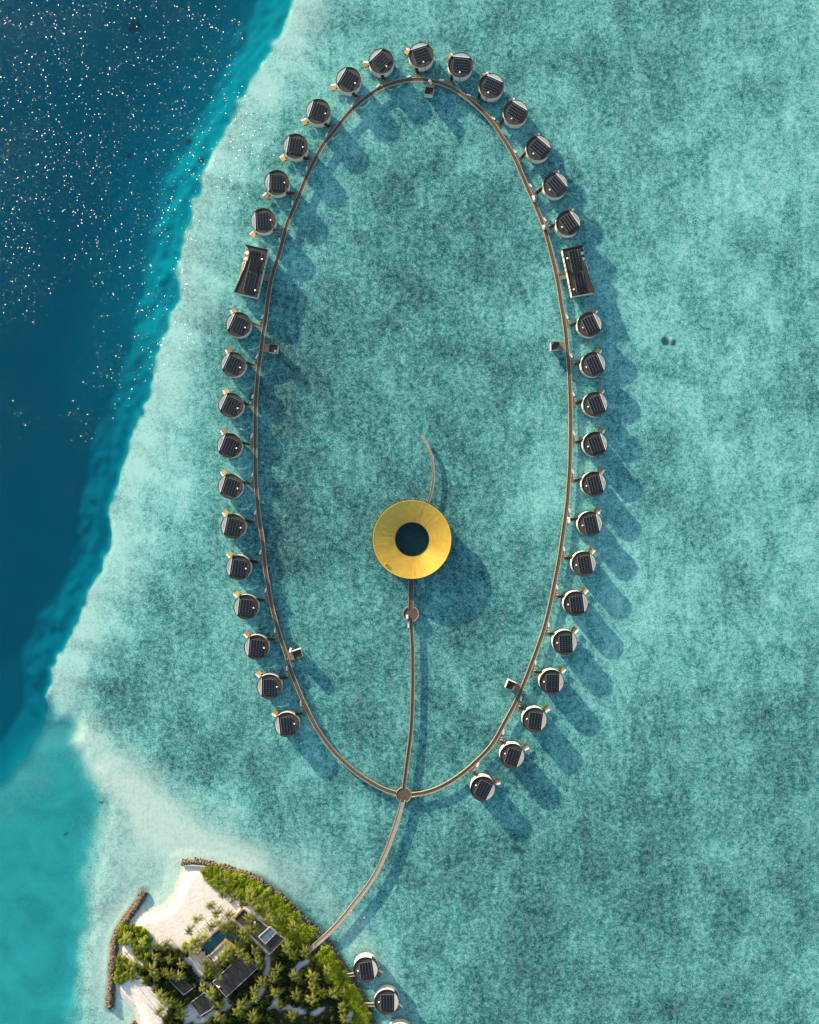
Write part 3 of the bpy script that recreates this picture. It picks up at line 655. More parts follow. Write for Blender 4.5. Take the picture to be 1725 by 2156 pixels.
for (vx, vy, ang, sg, where) in VILLAS:
    c = W(vx, vy, VT); a = R(ang)
    o = copy_tree(protos[sg]) if used[sg] else protos[sg]
    used[sg] = True
    o.location = (c.x, c.y, 0); o.rotation_euler = (0, 0, a)
    short = where
    tag(o, 'round white villa with solar roof, ' + short + ' along the boardwalk', 'villa', 'round overwater villas of the ring')
    av = np.array([math.cos(a), math.sin(a)]); pv = np.array([-math.sin(a), math.cos(a)]) * sg
    st = np.array([c.x, c.y]) - av * 4.6 + pv * 4.45
    hit = ray_hit(st, -av)
    if not hit: continue
    hp, tv = ring_at(hit[1]); tv = tv * (-1 if sg > 0 else 1)         # along the boardwalk, to the bench side
    out = np.array([-tv[1], tv[0]]);
    if out @ (np.array([c.x, c.y]) - hp) < 0: out = -out
    # entry bridge (a part of the villa, laid from its door to the walkway), in villa space
    mw = Matrix.Rotation(-a, 4, 'Z') @ Matrix.Translation((-c.x, -c.y, 0))
    cosv = max(0.35, abs(out @ av))
    end = hp + av * (1.3 / cosv)
    def loc2(q, z): return mw @ Vector((q[0], q[1], z))
    b0, b1 = st - av * 1.0, end
    mb = MB()
    quad = [b0 - pv * BW2, b0 + pv * BW2, b1 + pv * BW2, b1 - pv * BW2]
    mb.prism([loc2(q, 0).to_2d() for q in quad], DZ - 0.3, DZ - 0.012); eb = mb.build('entry_bridge', M['deckpale'], o); planar_uv(eb.data, 0)
    mb = MB()
    for sd_, h_ in ((1, 0.28), (-1, 0.12)):
        q = [b0 + pv * sd_ * BW2, b0 + pv * sd_ * (BW2 + .16), b1 + pv * sd_ * (BW2 + .16) + av * (1.2 if sd_ > 0 else .2), b1 + pv * sd_ * BW2 + av * (1.2 if sd_ > 0 else .2)]
        mb.prism([loc2(u, 0).to_2d() for u in q], DZ - 0.32, DZ + h_)
    mb.build('rail', M['cream'], eb)
    # landing triangle beside the walkway (part of the boardwalk)
    J = hp + av * (1.2 / cosv + 2.3) + pv * BW2 * (1 if (pv @ tv) > 0 else -1)
    F, _ = ring_at(hit[1] + (-7.4 if sg > 0 else 7.4)); F = F + out * 1.15
    A = hp + out * 0.4 - tv * 0.8
    r0 = np.array(ringl[0])
    mb = MB(); mb.prism([tuple(q - r0) for q in (A, hp + av * (1.2 / cosv + 2.3) - pv * BW2 * (1 if (pv @ tv) > 0 else -1), J, F, F - out * 1.0)], DZ - 0.3, DZ - 0.006)
    ld = mb.build('landing', M['deckpale'], ringt); planar_uv(ld.data, 0.5)
    e = F - J; el = np.linalg.norm(e); e = e / el; eo = np.array([-e[1], e[0]]);
    if eo @ out < 0: eo = -eo
    bc = J + e * (el - 1.0) + eo * 0.42
    place(bench0, bench_used, (bc[0], bc[1], DZ), math.atan2(e[1], e[0]) - math.pi / 2, 'pale bench at the landing of the round villa ' + short, 'bench', 'benches at the villa landings')
    for kk, fr_ in enumerate((0.13, 0.36)):
        q = J + e * el * fr_ - eo * 0.35
        place(bike0, bike_used, (q[0], q[1], DZ), math.atan2(eo[1], eo[0]) + random.uniform(-.5, .5),
              ('bicycle nearest the entry bridge of the round villa ' if kk == 0 else 'bicycle nearest the bench of the round villa ') + short, 'bicycle', 'bicycles parked at the villa landings')
# three villas off the island shore
for (vx, vy, ang, lab, br) in [(770.2, 2042, 8, 'round white villa off the island shore, nearest the long jetty', (590, 0)), (814.5, 2110, 0, 'round white villa off the island shore, next below the one nearest the jetty', None), (842, 2182, -4, 'round white villa off the island shore, cut off by the picture\'s bottom edge', None)]:
    c = W(vx, vy, VT); a = R(ang); o = copy_tree(protos[-1])
    o.location = (c.x, c.y, 0); o.rotation_euler = (0, 0, a); tag(o, lab, 'villa', 'round villas off the island shore')
    for ch in list(o.children):
        if ch.name.startswith(('curved_bench',)): pass
    mb = MB(); mb.box((-9.3, -4.2, DZ - 0.15), (8.2, 1.5, 0.3)); eb = mb.build('entry_bridge', M['deckpale'], o); planar_uv(eb.data, 0)
    mb = MB(); mb.box((-9.3, -3.36, DZ + 0.06), (8.2, 0.16, 0.7)); mb.box((-9.3, -5.04, DZ - 0.06), (8.2, 0.16, 0.5)); mb.build('rail', M['cream'], eb)

# ------------------------------------------------------------------ the two long villas
def offset(poly, d):
    n = len(poly); out = []
    ar = sum(poly[i][0] * poly[(i + 1) % n][1] - poly[(i + 1) % n][0] * poly[i][1] for i in range(n)); sg = 1 if ar > 0 else -1
    for i in range(n):
        p0, p1, p2 = (Vector(poly[(i + j) % n]).to_2d() for j in (-1, 0, 1))
        e1 = (p1 - p0).normalized(); e2 = (p2 - p1).normalized()
        n1_ = Vector((-e1.y, e1.x)) * sg; n2_ = Vector((-e2.y, e2.x)) * sg
        b = (n1_ + n2_); b = b / max(0.45, b.length_squared / 2) if b.length > 1e-6 else n1_
        out.append(p1 + b * d)
    return out
def ring_prism(mb, po, pi_, z0, z1, mi=0):
    n = len(po); vs = []
    for a, b in zip(po, pi_): vs += [(a[0], a[1], z0), (a[0], a[1], z1), (b[0], b[1], z1), (b[0], b[1], z0)]
    fs = []
    for i in range(n):
        p_, q = i * 4, ((i + 1) % n) * 4
        for e in range(4): fs.append((p_ + e, q + e, q + (e + 1) % 4, p_ + (e + 1) % 4))
    mb.add(vs, fs, mi)
def ccw(poly):
    n = len(poly); ar = sum(poly[i][0] * poly[(i + 1) % n][1] - poly[(i + 1) % n][0] * poly[i][1] for i in range(n))
    return list(poly) if ar > 0 else list(poly)[::-1]
def zl(*p): return [(489.5 + a / 8.95, 505.3 + b / 8.95) for a, b in p]
def zr(*p): return [(1147.4 + a / 13.66, 505.3 + b / 13.66) for a, b in p]
def long_villa(outline, decko, arrays, vents, pipe, tabs, poolq, slits, entry, label):
    cc = np.mean([tuple(W(*q, VT)) for q in outline], axis=0); t = thing('long_villa', (cc[0], cc[1], 0), 0, label, 'villa', 'long villas of the ring')
    L = lambda pts, z: [(W(q[0], q[1], z).x - cc[0], W(q[0], q[1], z).y - cc[1]) for q in pts]
    sp = L(outline, VT); sp = ccw(sp)
    mb = MB(); wi = offset(sp, 0.12); ring_prism(mb, wi, offset(sp, 0.45), VF - 0.4, VT - 0.3); wl = mb.build('wall', M['wall'], t)
    mb = MB(); mb.prism(offset(sp, 1.2), -0.4, VF - 0.42); mb.build('base', M['dark'], t)
    mb = MB(); mb.prism(offset(sp, 0.25), VT - 0.6, VT - 0.28); rf = mb.build('roof', M['roof'], t)
    mb = MB(); ring_prism(mb, sp, offset(sp, 0.26), VT - 0.45, VT + 0.04); mb.build('parapet', M['rim'], rf)
    mb = MB(); mb.prism(L(decko, VF), VF - 0.35, VF); dk = mb.build('terrace', M['golddeck' if entry[0][0] < 800 else 'dark'], t)
    mb = MB(); dq = ccw(L(decko, VF)); ring_prism(mb, dq, offset(dq, 0.22), VF - 0.35, VF + 0.1); mb.build('terrace_kerb', M['slat'], t)
    mb = MB(); mb.prism(L(poolq, VF), VF + 0.004, VF + 0.1); pl = mb.build('plunge_pool', M['pool'], t)
    mb = MB(); pq = ccw(L(poolq, VF)); ring_prism(mb, offset(pq, -0.28), pq, VF + 0.003, VF + 0.22); mb.build('pool_rim', M['white'], pl)
    for q in tabs:
        e = L([q], VF + 0.5)[0]
        mb = MB(); mb.cyl(e, 1.0, VF + 0.01, VF + 0.5, 20); mb.cyl(e, 0.55, VF + 0.5, VF + 0.62, 16, r1=0.5); mb.build('round_daybed', M['white'], t)
    for arr in arrays:
        q = [Vector(v) for v in L(arr, VT + 0.2)]
        mb = MB(); m2 = MB()
        f = lambda u, v: (q[0] * (1 - u) + q[1] * u) * (1 - v) + (q[3] * (1 - u) + q[2] * u) * v
        ang = math.atan2((q[1] - q[0]).y, (q[1] - q[0]).x); w_, h_ = (q[1] - q[0]).length / 3, (q[3] - q[0]).length / 11
        for i in range(3):
            for j in range(11):
                p_ = f((i + .5) / 3, (j + .5) / 11); mb.box((p_.x, p_.y, VT + 0.12), (w_ - .15, h_ - .10, .04), ang)
        for i in range(4):
            p_ = f(i / 3, .5); m2.box((p_.x, p_.y, VT + .06), (.14, h_ * 11, .05), ang)
        for j in range(12):
            p_ = f(.5, j / 11); m2.box((p_.x, p_.y, VT + .02), (w_ * 3, .07, .04), ang)
        for u in (0.05, .95):
            for v in (0.03, .5, .97): p_ = f(u, v); m2.box((p_.x, p_.y, VT - .13), (.1, .1, .32), ang)
        sa = mb.build('solar_array', M['panel'], rf); m2.build('rail', M['panelrail'], sa)
    for q in vents:
        e = L([q], VT)[0]; mb = MB(); mb.cyl(e, .45, VT - .3, VT + .15, 16); mb.cyl(e, .55, VT + .15, VT + .3, 16, r1=.4); mb.build('roof_vent', M['white'], rf)
    e = L([pipe], VT)[0]; mb = MB(); mb.arcwall(.42, .5, VT - .3, VT + .5, 0, 360, 16, c=e); mb.cyl(e, .41, VT - .3, VT + .3, 12); mb.build('flue', M['dark'], rf)
    for q0, q1 in slits:
        a, b = Vector(L([q0], VT)[0]), Vector(L([q1], VT)[0]); d = (b - a).normalized(); nrm = Vector((d.y, -d.x))
        p_ = a; mb = MB(); mb.box((p_.x, p_.y, 3.6), (.2, .14, 4.0), math.atan2(d.y, d.x)); mb.build('slit_window', M['rim'], wl)
    mb = MB(); mb.prism(L(entry, DZ), DZ - .3, DZ - .008); eb = mb.build('entry_deck', M['deckpale'], t); planar_uv(eb.data, .2)
    eq = L(entry, DZ); mb = MB()
    for i in (0, 2):
        a, b = Vector(eq[i]), Vector(eq[i + 1]); d = b - a; mb.box(((a + b) / 2).to_3d() + Vector((0, 0, DZ + .05)), (d.length, .16, .5), math.atan2(d.y, d.x))
    mb.build('rail', M['cream'], eb)
    return t
rq = zr((505,265),(1140,130),(1085,215),(1042,290),(1028,345),(1036,410),(1056,480),(1090,570),(1180,800),(1300,1110),(1435,1500),(790,1620))
lerp = lambda a, b, t_: (a[0] + (b[0] - a[0]) * t_, a[1] + (b[1] - a[1]) * t_)
long_villa(rq, zr((1020,250),(1098,205),(1280,1040),(1200,960),(1090,700),(1000,420)), [zr((680,322),(935,275),(1055,858),(795,905)), zr((815,940),(1075,895),(1192,1462),(935,1515))],
 zr((650,530),(835,1425)), zr((682,885))[0], zr((1072,380),(1105,540)), zr((1125,640),(1165,630),(1250,955),(1225,940)),
 [(lerp(rq[0], rq[-1], f_), rq[-1]) for f_ in (.14, .27, .36, .45, .73, .81, .87)], zr((375,975),(620,930),(650,1090),(405,1150)), 'long flat roofed villa with curved edge and two solar arrays on the ring\'s right side')
lq = zl((240,80),(275,130),(305,180),(318,225),(319,265),(308,315),(275,400),(205,570),(115,780),(27,980),(465,1085),(670,180))
long_villa(lq, zl((262,135),(330,180),(330,330),(290,420),(130,760),(133,690),(165,560),(215,330)), [zl((372,185),(548,228),(475,622),(298,572)), zl((285,590),(462,632),(378,1006),(200,958))],
 zl((562,362),(430,950)), zl((538,597))[0], zl((278,242),(255,352)), zl((215,428),(245,422),(200,560),(185,590)),
 [(lerp(lq[11], lq[10], f_), lq[10]) for f_ in (.16, .3, .38, .72, .8, .87)], zl((560,650),(745,648),(715,782),(580,745)), 'long flat roofed villa with curved edge and two solar arrays on the ring\'s left side')

# ------------------------------------------------------------------ small service huts on the inner side of the ring
HZ = 4.9
def hut(roofq, platq, label, extra=None):
    cc = np.mean([tuple(W(*q, HZ)) for q in roofq], axis=0); t = thing('service_hut', (cc[0], cc[1], 0), 0, label, 'hut', 'service huts along the ring boardwalk')
    L = lambda pts, z: [(W(q[0], q[1], z).x - cc[0], W(q[0], q[1], z).y - cc[1]) for q in pts]
    sp = ccw(L(roofq, HZ))
    mb = MB(); ring_prism(mb, sp, offset(sp, .16), VF - .3, HZ); wl = mb.build('wall', M['wall'], t)
    mb = MB(); ring_prism(mb, offset(sp, .05), offset(sp, .24), HZ - .12, HZ + .05); mb.build('coping', M['rim'], wl)
    mb = MB(); mb.prism(offset(sp, .23), HZ - 1.0, HZ - .7); rf = mb.build('roof', M['roof'], t)
    mb = MB(); mb.prism(offset(sp, .8), -.4, VF - .3); mb.build('base', M['dark'], t)
    if extra:
        e = L([extra], HZ)[0]; mb = MB(); mb.box((e[0], e[1], HZ - .45), (1.2, .8, .5), .1); mb.box((e[0], e[1], HZ - .17), (.9, .5, .06), .1); mb.build('roof_unit', M['grey'], rf)
    mb = MB(); mb.prism(L(platq, DZ), DZ - .3, DZ - .01); o = mb.build('platform', M['deckpale'], t); planar_uv(o.data, .3)
    return t
hut([(896.7,180.6),(914.7,183.4),(911,200.1),(893.5,197.4)], [(898,172),(916.5,174),(914,186),(895.5,184)], 'small walled hut with sunken dark roof below the top villa')
hut([(566.5,723.4),(586,725.3),(583,743),(565,741)], [(550,723),(568,723.5),(567,742),(548,740)], 'small walled hut on the inner side of the left arm, roof box at its corner', (580, 739))
hut([(1160.5,720),(1178.5,719.5),(1178,736),(1160.5,737.5)], [(1176,720),(1193,720),(1195,737.5),(1176,735)], 'small walled hut on the inner side of the right arm, roof box at its corner', (1163.5, 723))
hut([(614.3,1372),(632.6,1365.9),(637.5,1383.6),(620.4,1389)], [(600,1375.5),(614,1370),(620,1388),(607,1393)], 'small walled hut beside a parked cart at the lower left of the ring')
hut([(1071,1431.5),(1088.6,1439.6),(1080,1454.5),(1064,1448)], [(1086,1438),(1098,1441),(1091,1459),(1078,1455)], 'small walled hut with bright outer walls at the lower right of the ring')

# ------------------------------------------------------------------ golden ring pavilion
pc = W(867.8, 1135.8, 6.2); pav = thing('ring_pavilion', (pc.x, pc.y, 0), 0, 'golden ribbed ring shaped pavilion with a round opening over dark water', 'pavilion')
RO, RI, ZO, ZI = 22.85, 9.95, 6.35, 4.1
mb = MB(); nr = 184; vs = []; fs = []
for i in range(nr):
    rh = 0.17 + 0.10 * random.random() ** 3
    for j, (da, dz) in enumerate(((0.0, 0), (0.62, 0), (0.66, rh), (0.96, rh))):
        a = 2 * math.pi * (i + da) / nr
        for r_, z in ((RI, ZI), (RO - .35, ZO)): vs.append((r_ * math.cos(a), r_ * math.sin(a), z + dz))
n_ = len(vs) // 2
fs = [(2 * i, 2 * i + 1, 2 * ((i + 1) % n_) + 1, 2 * ((i + 1) % n_)) for i in range(n_)]
fs = [f[::-1] for f in fs]
mb.add(vs, fs); rf = mb.build('roof', M['gold'], pav)
mb = MB(); mb.arcwall(RO - .36, RO - .02, ZO - .35, ZO + .24, 0, 360, 128); mb.build('gold_rim', M['gold'], rf)
mb = MB(); mb.arcwall(RO - .02, RO + .36, ZO - .6, ZO + .05, 0, 360, 128); mb.build('outer_rim', M['rim'], rf)
mb = MB(); mb.arcwall(RI - .22, RI + .03, ZI - .5, ZI + .28, 0, 360, 96); mb.build('inner_rim', M['dark'], rf)
mb = MB(); mb.arcwall(RO - 1.6, RO - 1.3, VF, ZO - .4, 0, 360, 96); mb.build('outer_wall', M['dark'], pav)
mb = MB(); mb.arcwall(RI + .5, RI + .7, .3, ZI - .2, 0, 360, 72); mb.build('inner_wall', M['glass'], pav)
mb = MB(); mb.arcwall(RI + .4, RO - 1.0, VF - .4, VF, 0, 360, 96); mb.build('floor', M['pale'], pav)
mb = MB(); mb.arcwall(RI + .9, RO - 2.4, -.5, VF - .41, 0, 360, 72); mb.build('base', M['dark'], pav)
e = W(814.5, 1189.6, 6.6) - pc; mb = MB(); mb.arcwall(.62, .78, 5.4, 7.0, 0, 360, 20, c=(e.x, e.y)); f_ = mb.build('flue', M['gold'], rf)
mb = MB(); mb.cyl((e.x, e.y), .6, 5.4, 6.7, 16); mb.build('flue_opening', M['rim'], f_)

# ------------------------------------------------------------------ golf buggies
def make_buggy(long):
    t = thing('golf_buggy', (0, 0, 0)); L = 3.3 if long else 2.5; rl = 2.55 if long else 1.75
    mb = MB(); pr = [(-L / 2, .35), (L / 2 - .15, .35), (L / 2, .55), (L / 2 - .1, .8), (L / 2 - .75, .9), (L / 2 - .9, .5), (-L / 2 + .8, .5), (-L / 2 + .7, .75), (-L / 2, .75)]
    n = len(pr); vs = [(x, -.6, z) for x, z in pr] + [(x, .6, z) for x, z in pr]
    mb.add(vs, [tuple(range(n)), tuple(range(n, 2 * n))[::-1]] + [(i, n + i, n + (i + 1) % n, (i + 1) % n) for i in range(n)]); mb.build('body', M['white'], t)
    x0 = -L / 2 + .1
    mb = MB(); mb.box((x0 + rl / 2, 0, 1.86), (rl, 1.26, .09)); mb.box((x0 + rl / 2, 0, 1.93), (rl - .2, 1.0, .05)); mb.build('roof', M['white'], t)
    mb = MB()
    for x in (x0 + .08, x0 + rl - .1):
        for y in (-.56, .56): mb.tube([(x, y, .7), (x, y, 1.82)], .03, 6)
    mb.build('roof_post', M['grey'], t)
    for q in range(2 if long else 1):
        mb = MB(); x = x0 + .55 + q * 1.0; mb.box((x, 0, .72), (.5, 1.1, .14)); mb.box((x - .26, 0, 1.0), (.1, 1.1, .5)); mb.build('seat', M['seat'], t)
    mb = MB(); mb.box((L / 2 - .72, 0, 1.3), (.05, 1.1, .8), mat=Matrix.Rotation(-.3, 3, 'Y')); mb.build('windscreen', M['glass'], t)
    for x in (-L / 2 + .5, L / 2 - .45):
        for y in (-.58, .58):
            mb = MB(); mb.tube([(x, y - .09, .24), (x, y + .09, .24)], .24, 12); mb.build('wheel', M['tyre'], t)
    return t
bp = {True: make_buggy(True), False: make_buggy(False)}; bu = {True: False, False: False}
for x, y, ang, lg, lab in [(905.9,170.6,-48,False,'white buggy turned across the boardwalk above the hut at the ring\'s top'), (1124.5,417.1,-72,True,'long cream roofed buggy on the upper right boardwalk between two landings'),
  (1145.8,477.4,-76,False,'white buggy beside the landing just above the right long villa'), (1198.6,1095,96,True,'cream roofed buggy at a landing halfway down the right arm'),
  (857.6,1300,-87,False,'white buggy parked on the small round deck below the golden pavilion'), (611.3,1369.6,78,False,'white cart parked against the small hut at the lower left')]:
    o = copy_tree(bp[lg]) if bu[lg] else bp[lg]; bu[lg] = True
    p_ = W(x, y, DZ + 1.8); o.location = (p_.x, p_.y, DZ); o.rotation_euler = (0, 0, R(ang)); tag(o, lab, 'buggy', 'golf buggies on the boardwalks')
for x, y, ang, lab in [(868.6,1676.5,-8,'bicycle just east of the round junction deck, the one nearer the deck'), (872,1676.3,-4,'bicycle just east of the round junction deck, the one farther from it'), (606,1388,60,'bicycle leaning near the hut at the lower left of the ring')]:
    p_ = W(x, y, DZ); place(bike0, bike_used, (p_.x, p_.y, DZ), R(ang), lab, 'bicycle', 'bicycles on the boardwalks')
p_ = W(860.2, 1317, DZ); place(bench0, bench_used, (p_.x, p_.y, DZ), 0, 'pale bench hanging off the inner boardwalk just below the small round deck', 'bench', 'benches')

# ------------------------------------------------------------------ people on the jetty
def make_person(shirt):
    t = thing('person', (0, 0, 0))
    J = dict(pel=(0,0,.95,.15), ch=(0,0,1.3,.17), nk=(.02,0,1.5,.07), hd=(.04,0,1.62,.10), tp=(.04,0,1.72,.09), ns=(.14,0,1.62,.03),
        ls=(0,.2,1.42,.07), le=(-.08,.27,1.15,.05), lh=(.06,.28,.92,.04), rs=(0,-.2,1.42,.07), re=(.06,-.27,1.15,.05), rh=(.22,-.26,.95,.04),
        lp=(0,.1,.88,.10), lk=(.18,.1,.5,.07), la=(.16,.1,.09,.05), lt=(.32,.1,.05,.04), rp=(0,-.1,.88,.10), rk=(-.04,-.1,.48,.07), ra=(-.26,-.1,.14,.05), rt=(-.16,-.1,.05,.04))
    E = [('pel','ch'),('ch','nk'),('nk','hd'),('hd','tp'),('hd','ns'),('ch','ls'),('ls','le'),('le','lh'),('ch','rs'),('rs','re'),('re','rh'),('pel','lp'),('lp','lk'),('lk','la'),('la','lt'),('pel','rp'),('rp','rk'),('rk','ra'),('ra','rt')]
    def sk(name, J, E, mat, grow=0.0):
        ks = list(J); me = bpy.data.meshes.new(name); me.from_pydata([J[q][:3] for q in ks], [(ks.index(a), ks.index(b)) for a, b in E], [])
        me.materials.append(mat); o = link(name, me, t)
        m_ = o.modifiers.new('skin', 'SKIN'); lay = me.skin_vertices[0].data if me.skin_vertices else None
        if lay is None:
            bpy.context.view_layer.objects.active = o
        for i, q in enumerate(ks):
            if me.skin_vertices: me.skin_vertices[0].data[i].radius = (J[q][3] + grow,) * 2
        if me.skin_vertices: me.skin_vertices[0].data[0].use_root = True
        s_ = o.modifiers.new('sub', 'SUBSURF'); s_.levels = 1; s_.render_levels = 1
        return o
    sk('body', J, E, M['skin'])
    T = {q: J[q] for q in ('pel', 'ch', 'ls', 'rs', 'le', 're')}; T['le'] = (-.04,.24,1.28,.055); T['re'] = (.03,-.24,1.28,.055)
    sk('shirt', T, [('pel','ch'),('ch','ls'),('ch','rs'),('ls','le'),('rs','re')], shirt, .025)
    T = {q: J[q] for q in ('pel', 'lp', 'lk', 'rp', 'rk')}; T['lk'] = (.1,.1,.62,.085); T['rk'] = (-.02,-.1,.62,.085)
    sk('shorts', T, [('pel','lp'),('lp','lk'),('pel','rp'),('rp','rk')], M['grey'], .02)
    mb = MB(); mb.cyl((.02, 0), .12, 1.64, 1.72, 10); mb.cyl((.02, 0), .12, 1.72, 1.80, 10, r1=.04); mb.build('hair', M['hair'], t)
    return t
shirts = [M['white'], simple('yellow_cloth', (.6, .42, .1)), simple('red_cloth', (.5, .08, .05)), simple('pale_cloth', (.75, .72, .68))]
for (x, y, ang), mt, lab in zip([(741,1915.5,40), (735.5,1924,220), (703.5,1961,40), (661.5,1988,220)], shirts,
   ['person in white shirt and grey shorts walking the jetty, farthest from the island', 'person in yellow shirt on the jetty, just behind the white shirted one', 'person in red shirt walking near the island end of the jetty', 'person in pale shirt standing at the shaded island end of the jetty']):
    p_ = W(x, y, DZ); t = make_person(mt); t.location = (p_.x, p_.y, DZ); t.rotation_euler = (0, 0, R(ang)); tag(t, lab, 'person', 'people on the jetty')

# ------------------------------------------------------------------ mooring buoys by the jetty
b0 = thing('buoy', (0, 0, 0))
mb = MB(); n = 12; prof = [(0, -.35), (.3, -.25), (.45, 0), (.3, .28), (.1, .4), (.06, .6), (0, .62)]
vs = []; fs = []
for r_, z in prof:
    for i in range(n): vs.append((r_ * math.cos(2 * math.pi * i / n), r_ * math.sin(2 * math.pi * i / n), z))
for q in range(len(prof) - 1):
    for i in range(n): fs.append((q * n + i, q * n + (i + 1) % n, (q + 1) * n + (i + 1) % n, (q + 1) * n + i))
mb.add(vs, fs); mb.build('float', M['orange'], b0, True)
mb = MB(); mb.arcwall(.40, .5, -.08, .08, 0, 360, 14); mb.build('band', M['white'], b0)
for i, ((x, y), lab) in enumerate(zip(r4((1028,205),(957,270),(875,350),(793,418),(725,468)), ['orange buoy in the water farthest from the island shore', 'orange buoy second from the far end of the buoy row', 'orange buoy in the middle of the row beside the jetty', 'orange buoy second nearest the island in the buoy row', 'orange buoy nearest the rocky island shore'])):
    o = b0 if i == 0 else copy_tree(b0); p_ = W(x, y); o.location = (p_.x, p_.y, .05); tag(o, lab, 'buoy', 'orange buoys in a row beside the jetty')

# ------------------------------------------------------------------ island: breakwaters
def rocks_mesh(line, width, height, count, name, seed, rmin=.28, rmax=1.1):
    r_ = random.Random(seed); bmx = bmesh.new(); bmesh.ops.create_icosphere(bmx, subdivisions=1, radius=1)
    bv = [v.co.copy() for v in bmx.verts]; bf = [tuple(v.index for v in f.verts) for f in bmx.faces]; bmx.free()
    L = np.array(line); T = np.gradient(L, axis=0); T /= np.linalg.norm(T, axis=1)[:, None]
    D = np.r_[0, np.cumsum(np.hypot(*np.diff(L, axis=0).T))]
    mb = MB()
    for _ in range(count):
        s_ = r_.random() * D[-1]; o = r_.triangular(-1, 1, 0) if r_.random() < .5 else r_.uniform(-1, 1)
        p_ = np.array([np.interp(s_, D, L[:, 0]), np.interp(s_, D, L[:, 1])]); t_ = np.array([np.interp(s_, D, T[:, 0]), np.interp(s_, D, T[:, 1])])
        q = p_ + np.array([-t_[1], t_[0]]) * o * width / 2
        sz = r_.uniform(rmin, rmax); z = height * (1 - abs(o) ** 1.6) - .35 * sz
        m = Matrix.Rotation(r_.random() * 6.3, 3, (r_.random() - .5, r_.random() - .5, 1)) @ Matrix.Diagonal((sz * r_.uniform(.7, 1.3), sz * r_.uniform(.7, 1.2), sz * r_.uniform(.5, .8)))
        mb.add([m @ (v * r_.uniform(.82, 1.15)) + Vector((q[0], q[1], z)) for v in bv], bf)
    return mb
def breakwater(name, pts, width, height, count, label, seed, z=1.0, cat='breakwater', **kw):
    line = spline([tuple(W(a, b, z).to_2d()) for a, b in pts], 2.0); c = line[len(line) // 2]
    t = thing(name, (c[0], c[1], 0), 0, label, cat)
    rocks_mesh(line - c, width, height, count, name, seed, **kw).build('boulders', M['rock'], t)
    return t, line - c
breakwater('rock_breakwater', BW_W, 4.6, 1.3, 1250, 'long curved breakwater of brown boulders along the island\'s west side', 11)
nb_, nl = breakwater('rock_breakwater', r1((1015,178),(1075,158),(1150,152),(1250,157),(1330,168),(1420,190)) + COAST_NE[4:8], 3.6, 1.4, 460, 'short breakwater of brown boulders with a paved path at the beach\'s north tip', 12)
q = [(W(a, b, 1.3).x - nb_.location.x, W(a, b, 1.3).y - nb_.location.y) for a, b in r1((1030,190),(1160,184),(1290,195),(1320,205),(1318,215),(1280,211),(1160,200),(1032,205))]
mb = MB(); mb.prism(q, .3, 1.45); mb.build('path', M['conc'], nb_)
breakwater('rock_revetment', COAST_NE[7:], 3.0, .9, 900, 'dark rock edging along the island\'s east shore beside the hedge', 13, rmin=.3, rmax=.75)
breakwater('rock_breakwater', r1((395,2150),(440,2190)), 3.5, 1.2, 60, 'small heap of dark boulders in the southern cove', 14)

# ------------------------------------------------------------------ island: buildings, pool, furniture
def poly_local(pts, z, c): return [(W(a, b, z).x - c.x, W(a, b, z).y - c.y) for a, b in pts]
def house(name, q, ht, label, cat='building', par=True):
    m_ = np.mean(q, axis=0); c = W(m_[0], m_[1], ht); t = thing(name, (c.x, c.y, 0), 0, label, cat)
    sp = ccw(poly_local(q, ht, c))
    mb = MB(); mb.prism(offset(sp, .9), .6, ht - .35); wl = mb.build('wall', M['wall'], t)
    mb = MB(); mb.prism(sp, ht - .35, ht); rf = mb.build('roof', M['roof'], t)
    mb = MB(); ring_prism(mb, offset(sp, -.05), offset(sp, .22), ht - .4, ht + .16); mb.build('parapet', M['grey'], rf)
    return t, c, rf, sp
hA, c, rf, sp = house('beach_restaurant', r2((680,725),(790,620),(1265,970),(1090,1140)), 4.2, 'long dark roofed building with a pale blue skylight and white vent')
q = r2((960,945),(1095,825),(1175,895),(1040,1030)); pl_ = ccw(poly_local(q, 5.0, c))
mb = MB(); ring_prism(mb, pl_, offset(pl_, .35), 4.1, 5.0); sk_ = mb.build('skylight', M['conc'], rf)
mb = MB(); mb.prism(offset(pl_, .36), 4.1, 4.75); mb.build('glazing', M['skyl'], sk_)
e = poly_local(r2((920,778)), 4.4, c)[0]; mb = MB(); mb.cyl(e, .5, 4.05, 4.5, 16); mb.cyl(e, .6, 4.5, 4.62, 16, r1=.4); mb.build('roof_vent', M['white'], rf)
q = poly_local(r2((665,722),(770,620),(785,632),(682,738)), 4.2, c); mb = MB(); mb.prism(q, 4.25, 4.6); mb.build('fascia', M['golddeck'], rf)
hB, c, rf, sp = house('main_house', r3((522,718),(930,335),(1150,522),(712,930)), 4.4, 'largest dark flat roof among the palms, edged by a pale gutter')
q = poly_local(r3((575,770),(600,800),(628,785),(622,775),(603,787),(586,765)), 4.6, c); mb = MB(); mb.prism(q, 4.42, 4.9); mb.build('roof_unit', M['white'], rf)
house('garden_pavilion', r3((215,1005),(410,860),(570,1010),(500,1100),(345,1195)), 3.8, 'square dark roof beside a pale sand clearing at the picture\'s bottom')
house('garden_pavilion', r1((850,1610),(960,1500),(1190,1690),(1040,1800)), 3.4, 'dark roof half hidden under palms south west of the pergola')
